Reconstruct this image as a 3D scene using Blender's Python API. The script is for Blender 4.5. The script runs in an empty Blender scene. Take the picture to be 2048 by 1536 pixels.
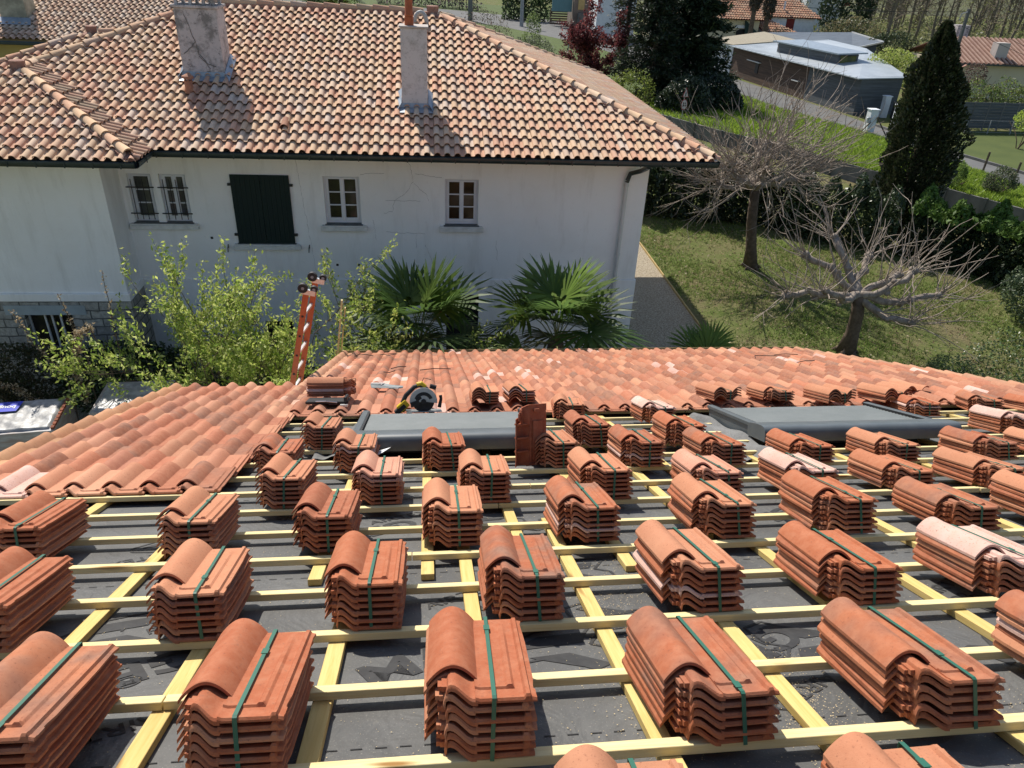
import bpy, bmesh, math, random
import numpy as np
from mathutils import Vector, Matrix
rad = math.radians
SC = bpy.context.scene
COL = SC.collection
RNG = np.random.default_rng(7)
random.seed(7)

# ------------------------------------------------------------------ camera, light, exposure
CAM_H = 9.5
cd = bpy.data.cameras.new("camera"); cam = bpy.data.objects.new("camera", cd); COL.objects.link(cam)
PITCH, ROLL, YAW = 0.530916, 0.0531694, 0.1322515
F = Vector((math.sin(YAW)*math.cos(PITCH), math.cos(YAW)*math.cos(PITCH), -math.sin(PITCH)))
Rt = Vector((math.cos(YAW), -math.sin(YAW), 0)); U = Rt.cross(F)
cx = math.cos(ROLL)*Rt + math.sin(ROLL)*U; cy = -math.sin(ROLL)*Rt + math.cos(ROLL)*U
cam.matrix_world = Matrix(((cx.x, cy.x, -F.x, 0), (cx.y, cy.y, -F.y, 0), (cx.z, cy.z, -F.z, CAM_H), (0, 0, 0, 1)))
cd.sensor_width = 36.0; cd.lens = 36.0*1481.125/2048; cd.clip_end = 3000; cd.clip_start = 0.05
SC.camera = cam
SUN_AZ, SUN_EL = rad(-21), rad(46)
w = bpy.data.worlds.new("World"); SC.world = w; w.use_nodes = True
nt = w.node_tree; bg = nt.nodes["Background"]; sky = nt.nodes.new("ShaderNodeTexSky")
sky.sky_type = 'NISHITA'; sky.sun_disc = False; sky.sun_elevation = SUN_EL; sky.sun_rotation = SUN_AZ
nt.links.new(sky.outputs[0], bg.inputs[0]); bg.inputs[1].default_value = 0.105
sd = bpy.data.lights.new("sun", 'SUN'); sun = bpy.data.objects.new("sun", sd); COL.objects.link(sun)
sd.energy = 4.5; sd.angle = rad(0.5); sd.color = (1.0, 0.94, 0.85)
SUNV = Vector((math.sin(SUN_AZ)*math.cos(SUN_EL), math.cos(SUN_AZ)*math.cos(SUN_EL), math.sin(SUN_EL)))
sun.rotation_euler = SUNV.to_track_quat('Z', 'Y').to_euler(); sun.location = (-10, 20, 40)
vs = SC.view_settings; vs.view_transform = 'Standard'; vs.look = 'None'; vs.gamma = 1; vs.exposure = 0.40

# ------------------------------------------------------------------ helpers
def empty(name, label, cat, loc=(0, 0, 0), group=None, kind=None):
    o = bpy.data.objects.new(name, None); COL.objects.link(o); o.location = loc
    o.empty_display_size = 0.2
    tag(o, label, cat, group, kind); return o
def tag(o, label=None, cat=None, group=None, kind=None):
    if label: o["label"] = label
    if cat: o["category"] = cat
    if group: o["group"] = group
    if kind: o["kind"] = kind
    return o
def link(name, me, mat=None, parent=None, M=None):
    o = bpy.data.objects.new(name, me); COL.objects.link(o)
    if mat: me.materials.append(mat)
    if parent:
        o.parent = parent
    if M is not None: o.matrix_local = M
    return o
def np_mesh(name, V, F, tint=None, smooth=False, sharp=None):
    V = np.asarray(V, dtype=np.float32); me = bpy.data.meshes.new(name)
    if isinstance(F, np.ndarray):
        n, k = F.shape
        me.vertices.add(len(V)); me.vertices.foreach_set("co", V.ravel())
        me.loops.add(n*k); me.loops.foreach_set("vertex_index", F.astype(np.int32).ravel())
        me.polygons.add(n); me.polygons.foreach_set("loop_start", np.arange(0, n*k, k, dtype=np.int32))
        me.polygons.foreach_set("loop_total", np.full(n, k, dtype=np.int32))
    else:
        me.from_pydata([tuple(map(float, v)) for v in V], [], F)
    me.update(calc_edges=True); me.validate()
    if tint is not None and len(tint) == len(me.polygons):
        a = me.attributes.new("tint", 'FLOAT_COLOR', 'FACE')
        t = np.ones((len(tint), 4), dtype=np.float32); tint = np.asarray(tint); t[:, :tint.shape[1]] = tint
        a.data.foreach_set("color", t.ravel())
    if smooth or sharp:
        me.polygons.foreach_set("use_smooth", np.ones(len(me.polygons), dtype=bool))
        if sharp: me.set_sharp_from_angle(angle=rad(sharp))
    return me
class MB:
    """collects simple shapes into one mesh"""
    def __init__(s): s.v = []; s.f = []
    def add(s, vs, fs):
        n = len(s.v); s.v += [tuple(v) for v in vs]; s.f += [tuple(i+n for i in f) for f in fs]; return s
    def box(s, x0, x1, y0, y1, z0, z1):
        return s.add([(x0,y0,z0),(x1,y0,z0),(x1,y1,z0),(x0,y1,z0),(x0,y0,z1),(x1,y0,z1),(x1,y1,z1),(x0,y1,z1)],
                     [(0,3,2,1),(4,5,6,7),(0,1,5,4),(1,2,6,5),(2,3,7,6),(3,0,4,7)])
    def obox(s, c, ax, ay, az):
        c = Vector(c); ax, ay, az = Vector(ax), Vector(ay), Vector(az)
        P = [c+sx*ax+sy*ay+sz*az for sz in (-1,1) for sx, sy in ((-1,-1),(1,-1),(1,1),(-1,1))]
        return s.add(P, [(0,3,2,1),(4,5,6,7),(0,1,5,4),(1,2,6,5),(2,3,7,6),(3,0,4,7)])
    def beam(s, p0, p1, wdt, hgt, up=(0,0,1)):
        p0, p1 = Vector(p0), Vector(p1); d = p1-p0; L = d.length; d.normalize()
        r = d.cross(Vector(up))
        if r.length < 1e-4: r = d.cross(Vector((1,0,0)))
        r.normalize(); u = r.cross(d)
        return s.obox((p0+p1)/2, d*L/2, r*wdt/2, u*hgt/2)
    def tube(s, pts, rs, k=6, cap=True):
        pts = [Vector(p) for p in pts]; n = len(pts)
        if not hasattr(rs, '__len__'): rs = [rs]*n
        d0 = (pts[1]-pts[0]).normalized(); a = d0.orthogonal().normalized(); V = []
        for i, p in enumerate(pts):
            d = (pts[min(i+1,n-1)]-pts[max(i-1,0)])
            if d.length < 1e-7: d = d0
            d = d.normalized(); a = (a-d*a.dot(d))
            a = a.normalized() if a.length > 1e-5 else d.orthogonal().normalized()
            b = d.cross(a)
            V += [p+(a*math.cos(2*math.pi*j/k)+b*math.sin(2*math.pi*j/k))*rs[i] for j in range(k)]
        Fs = [(i*k+j, i*k+(j+1)%k, (i+1)*k+(j+1)%k, (i+1)*k+j) for i in range(n-1) for j in range(k)]
        if cap: Fs += [tuple(range(k-1,-1,-1)), tuple(range((n-1)*k, n*k))]
        return s.add(V, Fs)
    def prism(s, poly, ext):
        e = Vector(ext); n = len(poly); P = [Vector(p) for p in poly]
        return s.add(P+[p+e for p in P], [tuple(range(n-1,-1,-1)), tuple(range(n,2*n))]+[(i,(i+1)%n,(i+1)%n+n,i+n) for i in range(n)])
    def quad(s, *p): return s.add(p, [tuple(range(len(p)))])
    def sheet(s, top, bot):
        """closed solid between two grids of points [u][v]"""
        nu, nv = len(top), len(top[0]); V = [p for r in top for p in r]+[p for r in bot for p in r]; o = nu*nv; Fs = []
        for i in range(nu-1):
            for j in range(nv-1):
                a, b, c, d = i*nv+j, (i+1)*nv+j, (i+1)*nv+j+1, i*nv+j+1
                Fs += [(a,b,c,d), (a+o,d+o,c+o,b+o)]
        for i in range(nu-1):
            Fs += [(i*nv, i*nv+o, (i+1)*nv+o, (i+1)*nv), (i*nv+nv-1, (i+1)*nv+nv-1, (i+1)*nv+nv-1+o, i*nv+nv-1+o)]
        for j in range(nv-1):
            Fs += [(j, j+1, j+1+o, j+o), ((nu-1)*nv+j, (nu-1)*nv+j+o, (nu-1)*nv+j+1+o, (nu-1)*nv+j+1)]
        return s.add(V, Fs)
    def mesh(s, name, smooth=False, sharp=None):
        me = bpy.data.meshes.new(name); me.from_pydata(s.v, [], s.f); me.update()
        if smooth or sharp:
            me.polygons.foreach_set("use_smooth", np.ones(len(me.polygons), dtype=bool))
            if sharp: me.set_sharp_from_angle(angle=rad(sharp))
        return me
    def build(s, name, mat, parent=None, M=None, smooth=False, sharp=None, bevel=0):
        me = s.mesh(name, smooth, sharp)
        if bevel:
            bm = bmesh.new(); bm.from_mesh(me)
            bmesh.ops.bevel(bm, geom=bm.edges[:], offset=bevel, segments=1, affect='EDGES'); bm.to_mesh(me); bm.free()
        return link(name, me, mat, parent, M)

# ------------------------------------------------------------------ materials
class Mat:
    def __init__(s, name, col=(.5,.5,.5), rough=.8, spec=.3, metal=0):
        s.m = bpy.data.materials.new(name); s.m.use_nodes = True; s.t = s.m.node_tree
        s.b = s.t.nodes["Principled BSDF"]; s.b.inputs["Base Color"].default_value = (*col, 1)
        s.b.inputs["Roughness"].default_value = rough; s.b.inputs["Specular IOR Level"].default_value = spec
        s.b.inputs["Metallic"].default_value = metal; s.c = None; s.tc = s.t.nodes.new("ShaderNodeTexCoord")
        s.vec = s.tc.outputs["Object"]; s.set(col)
    def set(s, col):
        n = s.t.nodes.new("ShaderNodeRGB"); n.outputs[0].default_value = (*col, 1); s.c = n.outputs[0]
    def L(s, a, b): s.t.links.new(a, b)
    def noise(s, scale, detail=4, rough=.6, stretch=None, dist=0):
        v = s.vec
        if stretch:
            mp = s.t.nodes.new("ShaderNodeMapping"); mp.inputs["Scale"].default_value = stretch; s.L(v, mp.inputs[0]); v = mp.outputs[0]
        n = s.t.nodes.new("ShaderNodeTexNoise"); n.inputs["Scale"].default_value = scale; n.inputs["Detail"].default_value = detail
        n.inputs["Roughness"].default_value = rough; n.inputs["Distortion"].default_value = dist; s.L(v, n.inputs["Vector"]); return n.outputs[0]
    def ramp(s, x, a, b, lo=0., hi=1.):
        n = s.t.nodes.new("ShaderNodeMapRange"); n.inputs[1].default_value = a; n.inputs[2].default_value = b
        n.inputs[3].default_value = lo; n.inputs[4].default_value = hi; s.L(x, n.inputs[0]); return n.outputs[0]
    def mix(s, fac, col, mode='MIX'):
        n = s.t.nodes.new("ShaderNodeMix"); n.data_type = 'RGBA'; n.blend_type = mode
        if hasattr(fac, 'links'): s.L(fac, n.inputs[0])
        else: n.inputs[0].default_value = fac
        s.L(s.c, n.inputs[6])
        if hasattr(col, 'links'): s.L(col, n.inputs[7])
        else: n.inputs[7].default_value = (*col, 1)
        s.c = n.outputs[2]; return s
    def math(s, op, a, b=None):
        n = s.t.nodes.new("ShaderNodeMath"); n.operation = op
        for i, x in enumerate((a, b)):
            if x is None: continue
            if hasattr(x, 'links'): s.L(x, n.inputs[i])
            else: n.inputs[i].default_value = x
        return n.outputs[0]
    def bump(s, x, dist=.01, strength=.5):
        n = s.t.nodes.new("ShaderNodeBump"); n.inputs["Distance"].default_value = dist; n.inputs["Strength"].default_value = strength
        s.L(x, n.inputs["Height"]); s.L(n.outputs[0], s.b.inputs["Normal"]); return s
    def tint(s):
        n = s.t.nodes.new("ShaderNodeAttribute"); n.attribute_name = "tint"; return n
    def obj(s):
        return s.t.nodes.new("ShaderNodeObjectInfo")
    def done(s):
        s.L(s.c, s.b.inputs["Base Color"]); return s.m
def speck(name, col, col2, scale=8, rough=.8, lo=.4, hi=.65, bump=0, bscale=60, fine=None, stretch=None, spec=.3, metal=0):
    m = Mat(name, col, rough, spec, metal); m.mix(m.ramp(m.noise(scale, stretch=stretch), lo, hi), col2)
    if fine: m.mix(m.ramp(m.noise(fine, 2), .3, .7, .0, .45), tuple(c*.6 for c in col))
    if bump: m.bump(m.noise(bscale, 3, stretch=stretch), bump, .6)
    return m.done()

def tile_mat(name, src):
    m = Mat(name, rough=.82, spec=.25)
    if src == 'obj':
        oi = m.obj(); m.c = oi.outputs["Color"]; al = oi.outputs["Alpha"]; rnd = oi.outputs["Random"]
        n = m.t.nodes.new("ShaderNodeVectorMath"); n.operation = 'ADD'
        k = m.t.nodes.new("ShaderNodeCombineXYZ"); sc = m.math('MULTIPLY', rnd, 37.0)
        for i in range(3): m.L(sc, k.inputs[i])
        m.L(m.vec, n.inputs[0]); m.L(k.outputs[0], n.inputs[1]); m.vec = n.outputs[0]
    else:
        a = m.tint(); m.c = a.outputs["Color"]; al = a.outputs["Alpha"]
    # fired flash patches, fine speckle and grain belong to the clay surface
    m.mix(m.math('MULTIPLY', m.ramp(m.noise(5.5, 2), .42, .68), m.math('SUBTRACT', 1.0, al)), (.22, .125, .09))
    m.mix(m.ramp(m.noise(120, 2, .7), .6, .7, 0, .7), (.17, .065, .04))
    m.mix(m.ramp(m.noise(48, 3, .75), .62, .74, 0, .45), (.24, .1, .06))
    m.mix(m.ramp(m.noise(3, 3), .35, .7, 0, .35), (.34, .105, .05))
    m.mix(m.ramp(m.noise(24, 4, .7), .4, .75, 0, .3), (.58, .29, .17))
    m.bump(m.noise(260, 3), .0015, .5)
    return m.done()
M_TILE = tile_mat("terracotta_tile", 'obj'); M_FIELD = tile_mat("laid_terracotta", 'tint')
def old_tile_mat():
    m = Mat("weathered_tile", rough=.9, spec=.15); a = m.tint(); m.c = a.outputs["Color"]
    m.mix(m.ramp(m.noise(9, 5, .7), .5, .75, 0, .55), (.56, .47, .32))
    m.mix(m.ramp(m.noise(38, 4, .7), .6, .8, 0, .5), (.2, .16, .11))
    m.mix(m.ramp(m.noise(1.1, 3), .5, .75, 0, .25), (.4, .34, .23))
    m.bump(m.noise(80, 3), .004, .5); return m.done()
M_OLD = old_tile_mat()
def wood_mat(name, c1, c2, sx=(.6, 14, 14), knot=True):
    m = Mat(name, c1, .75, .2); m.mix(m.ramp(m.noise(4, 5, .6, stretch=sx, dist=1.2), .38, .68), c2)
    if knot: m.mix(m.ramp(m.noise(2.6, 1, stretch=tuple(max(1,x*.35) for x in sx)), .70, .76), (.3, .16, .05)); m.mix(m.ramp(m.noise(1.7, 3), .52, .75, 0, .35), tuple(x*.62 for x in c2))
    m.bump(m.noise(30, 3, stretch=sx), .002, .4); return m.done()
M_BATTEN = wood_mat("pine_batten", (.74, .63, .34), (.66, .52, .25))
M_CBAT = wood_mat("pine_counter_batten", (.66, .50, .2), (.56, .4, .13), (14, .6, 14))
M_BOARD = wood_mat("raw_board", (.5, .38, .18), (.38, .26, .1))
def membrane_mat():
    m = Mat("underlay_membrane", (.085, .085, .083), .62, .3)
    m.mix(m.ramp(m.noise(2.2, 4), .35, .7, 0, .8), (.13, .13, .125))
    m.mix(m.ramp(m.noise(140, 2, .8), .62, .72, 0, .55), (.3, .29, .26))
    m.mix(m.ramp(m.noise(14, 4, .75), .62, .78, 0, .5), (.27, .25, .2))
    m.bump(m.math("ADD", m.noise(3.5, 3, dist=1.5), m.math("MULTIPLY", m.noise(110, 2), .05)), .05, .5); return m.done()
M_MEMB = membrane_mat()
M_PRINT = speck("membrane_print", (.032, .032, .033), (.045, .045, .045), 20, .7)
M_STRAP = Mat("green_strap", (.02, .115, .075), .45, .5).done()
M_GREY = speck("grey_aluminium", (.085, .1, .108), (.105, .12, .128), 6, .42, spec=.5)
M_CURT = speck("grey_shutter_curtain", (.19, .208, .203), (.215, .232, .227), 5, .6)
M_DARK = Mat("dark_void", (.012, .012, .014), .6).done()
M_RUB = speck("black_rubber", (.018, .018, .02), (.03, .03, .03), 20, .6)
M_SAWDUST = Mat("sawdust", (.6, .47, .27), .95, .1).done()
def render_mat(name, base, dirt, drip=True):
    m = Mat(name, base, .92, .12)
    m.mix(m.ramp(m.noise(.7, 5, .6), .45, .75, 0, .35), dirt)
    if drip: m.mix(m.ramp(m.noise(1.6, 5, .65, stretch=(2.2, 2.2, .35)), .52, .78, 0, .4), tuple(c*.75 for c in dirt))
    m.mix(m.ramp(m.noise(9, 5, .75), .6, .8, 0, .25), tuple(c*.6 for c in dirt))
    m.bump(m.noise(70, 4), .004, .5); return m.done()
M_WALL = render_mat("white_render", (.88, .87, .85), (.7, .67, .61))
M_WALL2 = render_mat("cream_render", (.62, .55, .38), (.5, .43, .28), False)
M_OCHRE = render_mat("ochre_render", (.5, .4, .16), (.4, .32, .14), False)
def chimney_mat():
    m = Mat("lichen_plaster", (.52, .48, .47), .95, .1)
    m.mix(m.ramp(m.noise(3.2, 6, .72), .48, .62, 0, .9), (.2, .19, .18))
    m.mix(m.ramp(m.noise(12, 5, .8), .56, .68, 0, .8), (.07, .07, .068))
    m.mix(m.ramp(m.noise(2.1, 4), .55, .72, 0, .5), (.62, .58, .52)); m.bump(m.noise(40, 5), .01, .6); return m.done()
M_CHIM = chimney_mat()
M_CHIM2 = render_mat("stained_plaster", (.5, .45, .41), (.27, .24, .21))
M_ZINC = speck("zinc_flashing", (.24, .29, .34), (.32, .37, .42), 5, .45, spec=.5, metal=.3)
M_GUT = speck("dark_gutter", (.018, .03, .032), (.03, .045, .047), 5, .35, spec=.5)
M_PVC = speck("white_pvc", (.72, .73, .75), (.66, .67, .7), 3, .4)
M_PIPE = render_mat("painted_pipe", (.62, .61, .58), (.5, .48, .43))
M_SHUT = Mat("green_shutter", (.006, .018, .017), .6, .3).done()
M_IRON = Mat("black_iron", (.015, .015, .016), .55, .4).done()
M_SILL = speck("sill_stone", (.7, .7, .67), (.55, .55, .52), 4, .9)
M_SILLT = speck("slate_sill", (.17, .18, .175), (.11, .115, .11), 9, .85)
M_CRACK = Mat("crack", (.16, .15, .14), .95).done()
def glass_mat(name, c):
    m = Mat(name, c, .08, .6); m.mix(m.ramp(m.noise(1.5, 3), .4, .6), tuple(x*.5 for x in c)); m.b.inputs["Specular IOR Level"].default_value = .3; return m.done()
M_GLASS = glass_mat("window_glass", (.03, .028, .022)); M_GLASS2 = glass_mat("brown_blind_glass", (.06, .033, .018))
M_ROOM = glass_mat("net_curtain_glass", (.11, .115, .105))
def stone_mat():
    m = Mat("stone_blocks", (.3, .29, .26), .95, .15)
    b = m.t.nodes.new("ShaderNodeTexBrick"); sp = m.t.nodes.new("ShaderNodeSeparateXYZ"); cb_ = m.t.nodes.new("ShaderNodeCombineXYZ"); m.L(m.vec, sp.inputs[0])
    wv = m.math("MULTIPLY", m.noise(1.7, 2), .12); m.L(m.math("ADD", m.math("ADD", sp.outputs[0], sp.outputs[1]), wv), cb_.inputs[0]); m.L(m.math("ADD", sp.outputs[2], wv), cb_.inputs[1]); m.L(cb_.outputs[0], b.inputs["Vector"])
    b.inputs["Scale"].default_value = 1.0; b.inputs["Mortar Size"].default_value = .014; b.inputs["Brick Width"].default_value = .42; b.inputs["Row Height"].default_value = .21
    b.inputs["Color1"].default_value = (.5, .48, .42, 1); b.inputs["Color2"].default_value = (.34, .33, .3, 1); b.inputs["Bias"].default_value = .1; b.inputs["Mortar"].default_value = (.12, .12, .11, 1)
    m.c = b.outputs["Color"]; m.mix(m.ramp(m.noise(9, 5, .7), .4, .7, 0, .7), (.13, .13, .115))
    s = m.math('ADD', m.math('MULTIPLY', b.outputs["Fac"], -1.0), m.noise(14, 5)); m.bump(s, .03, .8); return m.done()
M_STONE = stone_mat()
M_BARK = speck("grey_bark", (.2, .165, .135), (.34, .29, .24), 9, .95, bump=.02, bscale=22, stretch=(1, 1, .35))
M_TWIG = speck("pale_twig", (.38, .315, .255), (.2, .155, .12), 4, .9)
M_BARK2 = speck("brown_bark", (.09, .065, .045), (.15, .11, .08), 8, .95)
def leaf_mat(name, rough=.5, trans=.35, spec=.35):
    m = Mat(name, rough=rough, spec=spec); a = m.tint(); m.c = a.outputs["Color"]
    m.L(m.c, m.b.inputs["Base Color"])
    tr = m.t.nodes.new("ShaderNodeBsdfTranslucent"); g = m.t.nodes.new("ShaderNodeGamma"); g.inputs[1].default_value = .8
    mx = m.t.nodes.new("ShaderNodeMixShader"); m.L(m.c, g.inputs[0]); m.L(g.outputs[0], tr.inputs[0]); mx.inputs[0].default_value = trans
    m.L(m.b.outputs[0], mx.inputs[1]); m.L(tr.outputs[0], mx.inputs[2])
    m.L(mx.outputs[0], m.t.nodes["Material Output"].inputs[0]); return m.m
M_LEAF = leaf_mat("leaf", .5, .45, .35); M_LEAFG = leaf_mat("glossy_leaf", .42, .12, .4); M_NEEDLE = leaf_mat("needle_foliage", .6, .12, .25)
M_PALM = leaf_mat("palm_blade", .5, .42, .3)
M_ORANGE = speck("orange_fibreglass", (.52, .13, .045), (.44, .105, .04), 7, .5)
M_ALU = speck("bright_aluminium", (.72, .72, .7), (.62, .62, .6), 5, .35, metal=.6)
M_FILM = speck("clear_plastic_film", (.34, .34, .335), (.2, .2, .2), 7, .38, .4, .6, bump=.012, bscale=6, spec=.6)
M_CONC = speck("concrete", (.17, .165, .155), (.1, .1, .095), 1.6, .95, bump=.01, stretch=(1, 1, .3))
M_CLAD = speck("grey_wood_cladding", (.115, .125, .135), (.075, .08, .085), 1.2, .9, stretch=(.4, .4, 9))
M_CLAD2 = speck("brown_wood_cladding", (.11, .07, .05), (.06, .042, .033), 1.2, .9, stretch=(.4, .4, 9))
M_WHITE = speck("white_paint", (.72, .74, .76), (.62, .64, .66), 2, .7)
M_RED = speck("oxblood_paint", (.2, .025, .02), (.15, .02, .02), 2, .7)
M_STEEL = speck("galvanised_steel", (.3, .31, .32), (.22, .23, .24), 4, .5)

# ------------------------------------------------------------------ the roof being tiled: frame of reference
SL = 0.405428; H0 = 1.28042; D0 = 1.21660; BS = .37
RM = Matrix(((1,0,0,0), (0,math.cos(SL),math.sin(SL),0), (0,-math.sin(SL),math.cos(SL),CAM_H-H0), (0,0,0,1)))   # (X, D down the slope, off the batten tops)

# ---- one interlocking tile: head at y=0 (uphill), tail at y=.45 (downhill)
TW, TL, TZ = .278, .45, .012
def tile_parts(underside=False):
    mb = MB()
    xs = [.124,.136,.15,.17,.203,.209,.219,.226,.246,.251,.261,.265,.278]
    ys = [0,.004,.012,.018,.047,.051,.058,.063,.1,.2,.3,.405,.412,.436,.446,.45]
    def zp(x, y):
        z = .004 if x < .13 else 0
        if y < .002 or y > .449: z -= .004
        if .002 < y < .014: z += .002
        if .205 < x < .222 and .049 < y < .41: z += .0055
        if .049 < y < .060 and x < .222: z += .0055
        if .25 < x < .262 and y < .44: z += .009
        if x > .27: z -= .003
        if y > .44 and x > .262: z -= .004
        if .20 < y < .21 and x > .25: z += .002
        return z
    xr = lambda x, y: x - (.012 if (y > .44 and x > .27) else 0) - (.004 if x > .27 and int(y*60) % 7 == 3 else 0)
    top = [[(xr(x,y), y, zp(x,y)) for x in xs] for y in ys]; bot = [[(xr(x,y), y, -.0095) for x in xs] for y in ys]
    mb.sheet(top, bot)
    nk = [(.050,-.004),(.053,.012),(.057,.021),(.064,.0255),(.074,.0255),(.083,.021),(.096,.012),(.108,.004),(.117,.0),(.130,-.001)]
    yn = [-.001,.004,.014,.024,.045,.08,.14]
    yo = lambda i, y: y+max(0, .034*(1-(nk[i][0]-.05)/.062))*(1 if y < .1 else 0)*(1-y/.1)
    zn = lambda i, x, z, y: z+(.003 if .002 < y < .02 else 0)*(1 if i > 1 else 0)-(.003 if y < 0 else 0)
    mb.sheet([[(x, yo(i,y), zn(i,x,z,y)) for i, (x,z) in enumerate(nk)] for y in yn], [[(x+(.004 if i < 2 else 0), yo(i,y)+.0, zn(i,x,z,y)-.0105) for i, (x,z) in enumerate(nk)] for y in yn])
    for i_, (xa, ya) in enumerate(((.030,.062),(.040,.05))): mb.box(xa,xa+.014,ya,ya+.05,-.006+.004*i_,.006+.006*i_)
    N = 16; yr = [.098,.101,.108,.2,.3,.4,.446,.45]
    def rp(t, y, sh):
        u = 2*t/math.pi-1; e = .002 if (sh == 0 and (y < .1 or y > .449)) else 0
        return (.068+.068*u, y, (.049-e)*math.cos(math.pi/2*u)**.9-.0035+(.003 if y > .4 else 0)-sh)
    tt = [math.pi*i/(N-1) for i in range(N)]
    mb.sheet([[rp(t,y,0) for t in tt] for y in yr], [[rp(t,y,.0105) for t in tt] for y in yr])
    if underside:
        for y in (.14,.24,.34): mb.box(.012,.122,y-.006,y+.006,-.004,.026)
        mb.box(.15,.235,.12,.40,-.021,-.0125); mb.box(.09,.25,.43,.447,-.02,-.0125); mb.box(.155,.2,.03,.05,-.03,-.0125)
    return mb
ME_TILE = tile_parts().mesh("roof_tile", sharp=32); ME_TILE.materials.append(M_TILE)
def verge_parts(kind):
    """plain verge tile: roll + pan (+ second roll at the far side)"""
    mb = MB(); N = 12; tt = [math.pi*i/(N-1) for i in range(N)]; ys = [0,.004,.15,.3,.446,.45]
    def prof(sh):
        P = [(.136*t/math.pi, .052*math.cos(t-math.pi/2)**.85-.004-sh) for t in tt]
        P += [(.15,-sh),(.19,-sh)]
        if kind == 2: P += [(.19+.13*t/math.pi+.002, .048*math.cos(t-math.pi/2)**.85-.004-sh) for t in tt[:int(N*.82)]]
        else: P += [(.225,-sh),(.26,.004-sh)]
        return P
    mb.sheet([[(x,y,z) for x,z in prof(0)] for y in ys], [[(x,y,z) for x,z in prof(.012)] for y in ys]); return mb
ME_V1 = verge_parts(1).mesh("plain_tile", sharp=32); ME_V1.materials.append(M_TILE)
ME_V2 = verge_parts(2).mesh("verge_tile", sharp=32); ME_V2.materials.append(M_TILE)
CLAY = [(.385,.122,.055), (.35,.105,.047), (.405,.135,.062), (.335,.11,.055), (.42,.155,.076), (.37,.115,.05)]
CLAYF = [(.43,.175,.1), (.40,.15,.085), (.45,.2,.12), (.38,.16,.1), (.47,.225,.14), (.41,.155,.085)]
def clay(kind=None, field=False):
    c = np.array(random.choice(CLAYF if field else CLAY)); u = random.random(); a = 1.0
    if kind == 'white' or (kind is None and u < .02): c = np.array((.66,.45,.38)); a = 1
    elif kind == 'dark' or (kind is None and u < (.36 if field else .24)): a = random.uniform(.0,.4); c = c*(.72 if field else 1)
    elif kind == 'pale' or (kind is None and u < (.56 if field else .46)): c = c*.6+np.array((.6,.335,.2))*.4
    c = c*random.uniform(.78,1.1) if field else c*random.uniform(.9,1.06); return (float(c[0]), float(c[1]), float(c[2]), float(a))
PITCHT = .0252
STRAPS = {}
def strap_mesh(n):
    v = random.randint(0, 3); key = (n, v)
    if key not in STRAPS:
        x = (.178,.168,.187,.174)[v]; dx = (-.010,-.002,-.018,.006)[v]; mb = MB(); zt = (n-1)*PITCHT+.013+.009; hw = .0055; sl = (.012,.004,.016,-.006)[v]
        path = [(x+sl,-.002,.002),(x,-.003,zt-.004),(x,.003,zt),(x+dx*.5,.25,zt),(x+dx,.45,zt),(x+dx,.4525,zt-.003),(x+dx*.8,.4525,.0)]
        for (p, q) in zip(path[:-1], path[1:]): mb.beam(p, q, hw*2, .0014, (0,0,1) if abs(q[1]-p[1]) > abs(q[2]-p[2]) else (0,1,0))
        yb = (.02,.3,.12,.36)[v]; mb.box(x+dx*yb/.45-.009, x+dx*yb/.45+.009, yb, yb+.03, zt+.0008, zt+.0024)
        STRAPS[key] = mb.mesh("strap"); STRAPS[key].materials.append(M_STRAP)
    return STRAPS[key]
def place(o, X, D, off, rz=0, tilt=0, roll=0):
    o.matrix_world = RM @ Matrix.Translation((X, D, off)) @ Matrix.Rotation(rz, 4, 'Z') @ Matrix.Rotation(tilt, 4, 'X') @ Matrix.Rotation(roll, 4, 'Y')
def bundle(Xr, D, n, label, top=None, rz=None, mesh=None, off=0.002, strap=True, white_at=None, group="strapped tile stacks on the battens", tilt=0, ref='right'):
    o = empty("tile_stack", label, "tile stack", group=group)
    rz = random.uniform(-.025,.025) if rz is None else rz
    p = Vector((Xr, D, 0)) - (Matrix.Rotation(rz,4,'Z') @ Vector((TW if ref == 'right' else 0, 0, 0)))
    place(o, p.x, p.y, off, rz, tilt)
    for i in range(n):
        t = bpy.data.objects.new("roof_tile", mesh or ME_TILE); COL.objects.link(t); t.parent = o
        t.location = (random.uniform(-.004,.004), random.uniform(-.006,.006), .013+i*PITCHT)
        t.rotation_euler = (0, 0, random.uniform(-.018,.018))
        k = top if i == n-1 else ('white' if white_at == i else None)
        t.color = clay(k)
    if strap:
        s = bpy.data.objects.new("strap", strap_mesh(n)); COL.objects.link(s); s.parent = o
    return o
ORD = ["first","second","third","fourth","fifth","sixth","seventh","eighth","ninth"]
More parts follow.
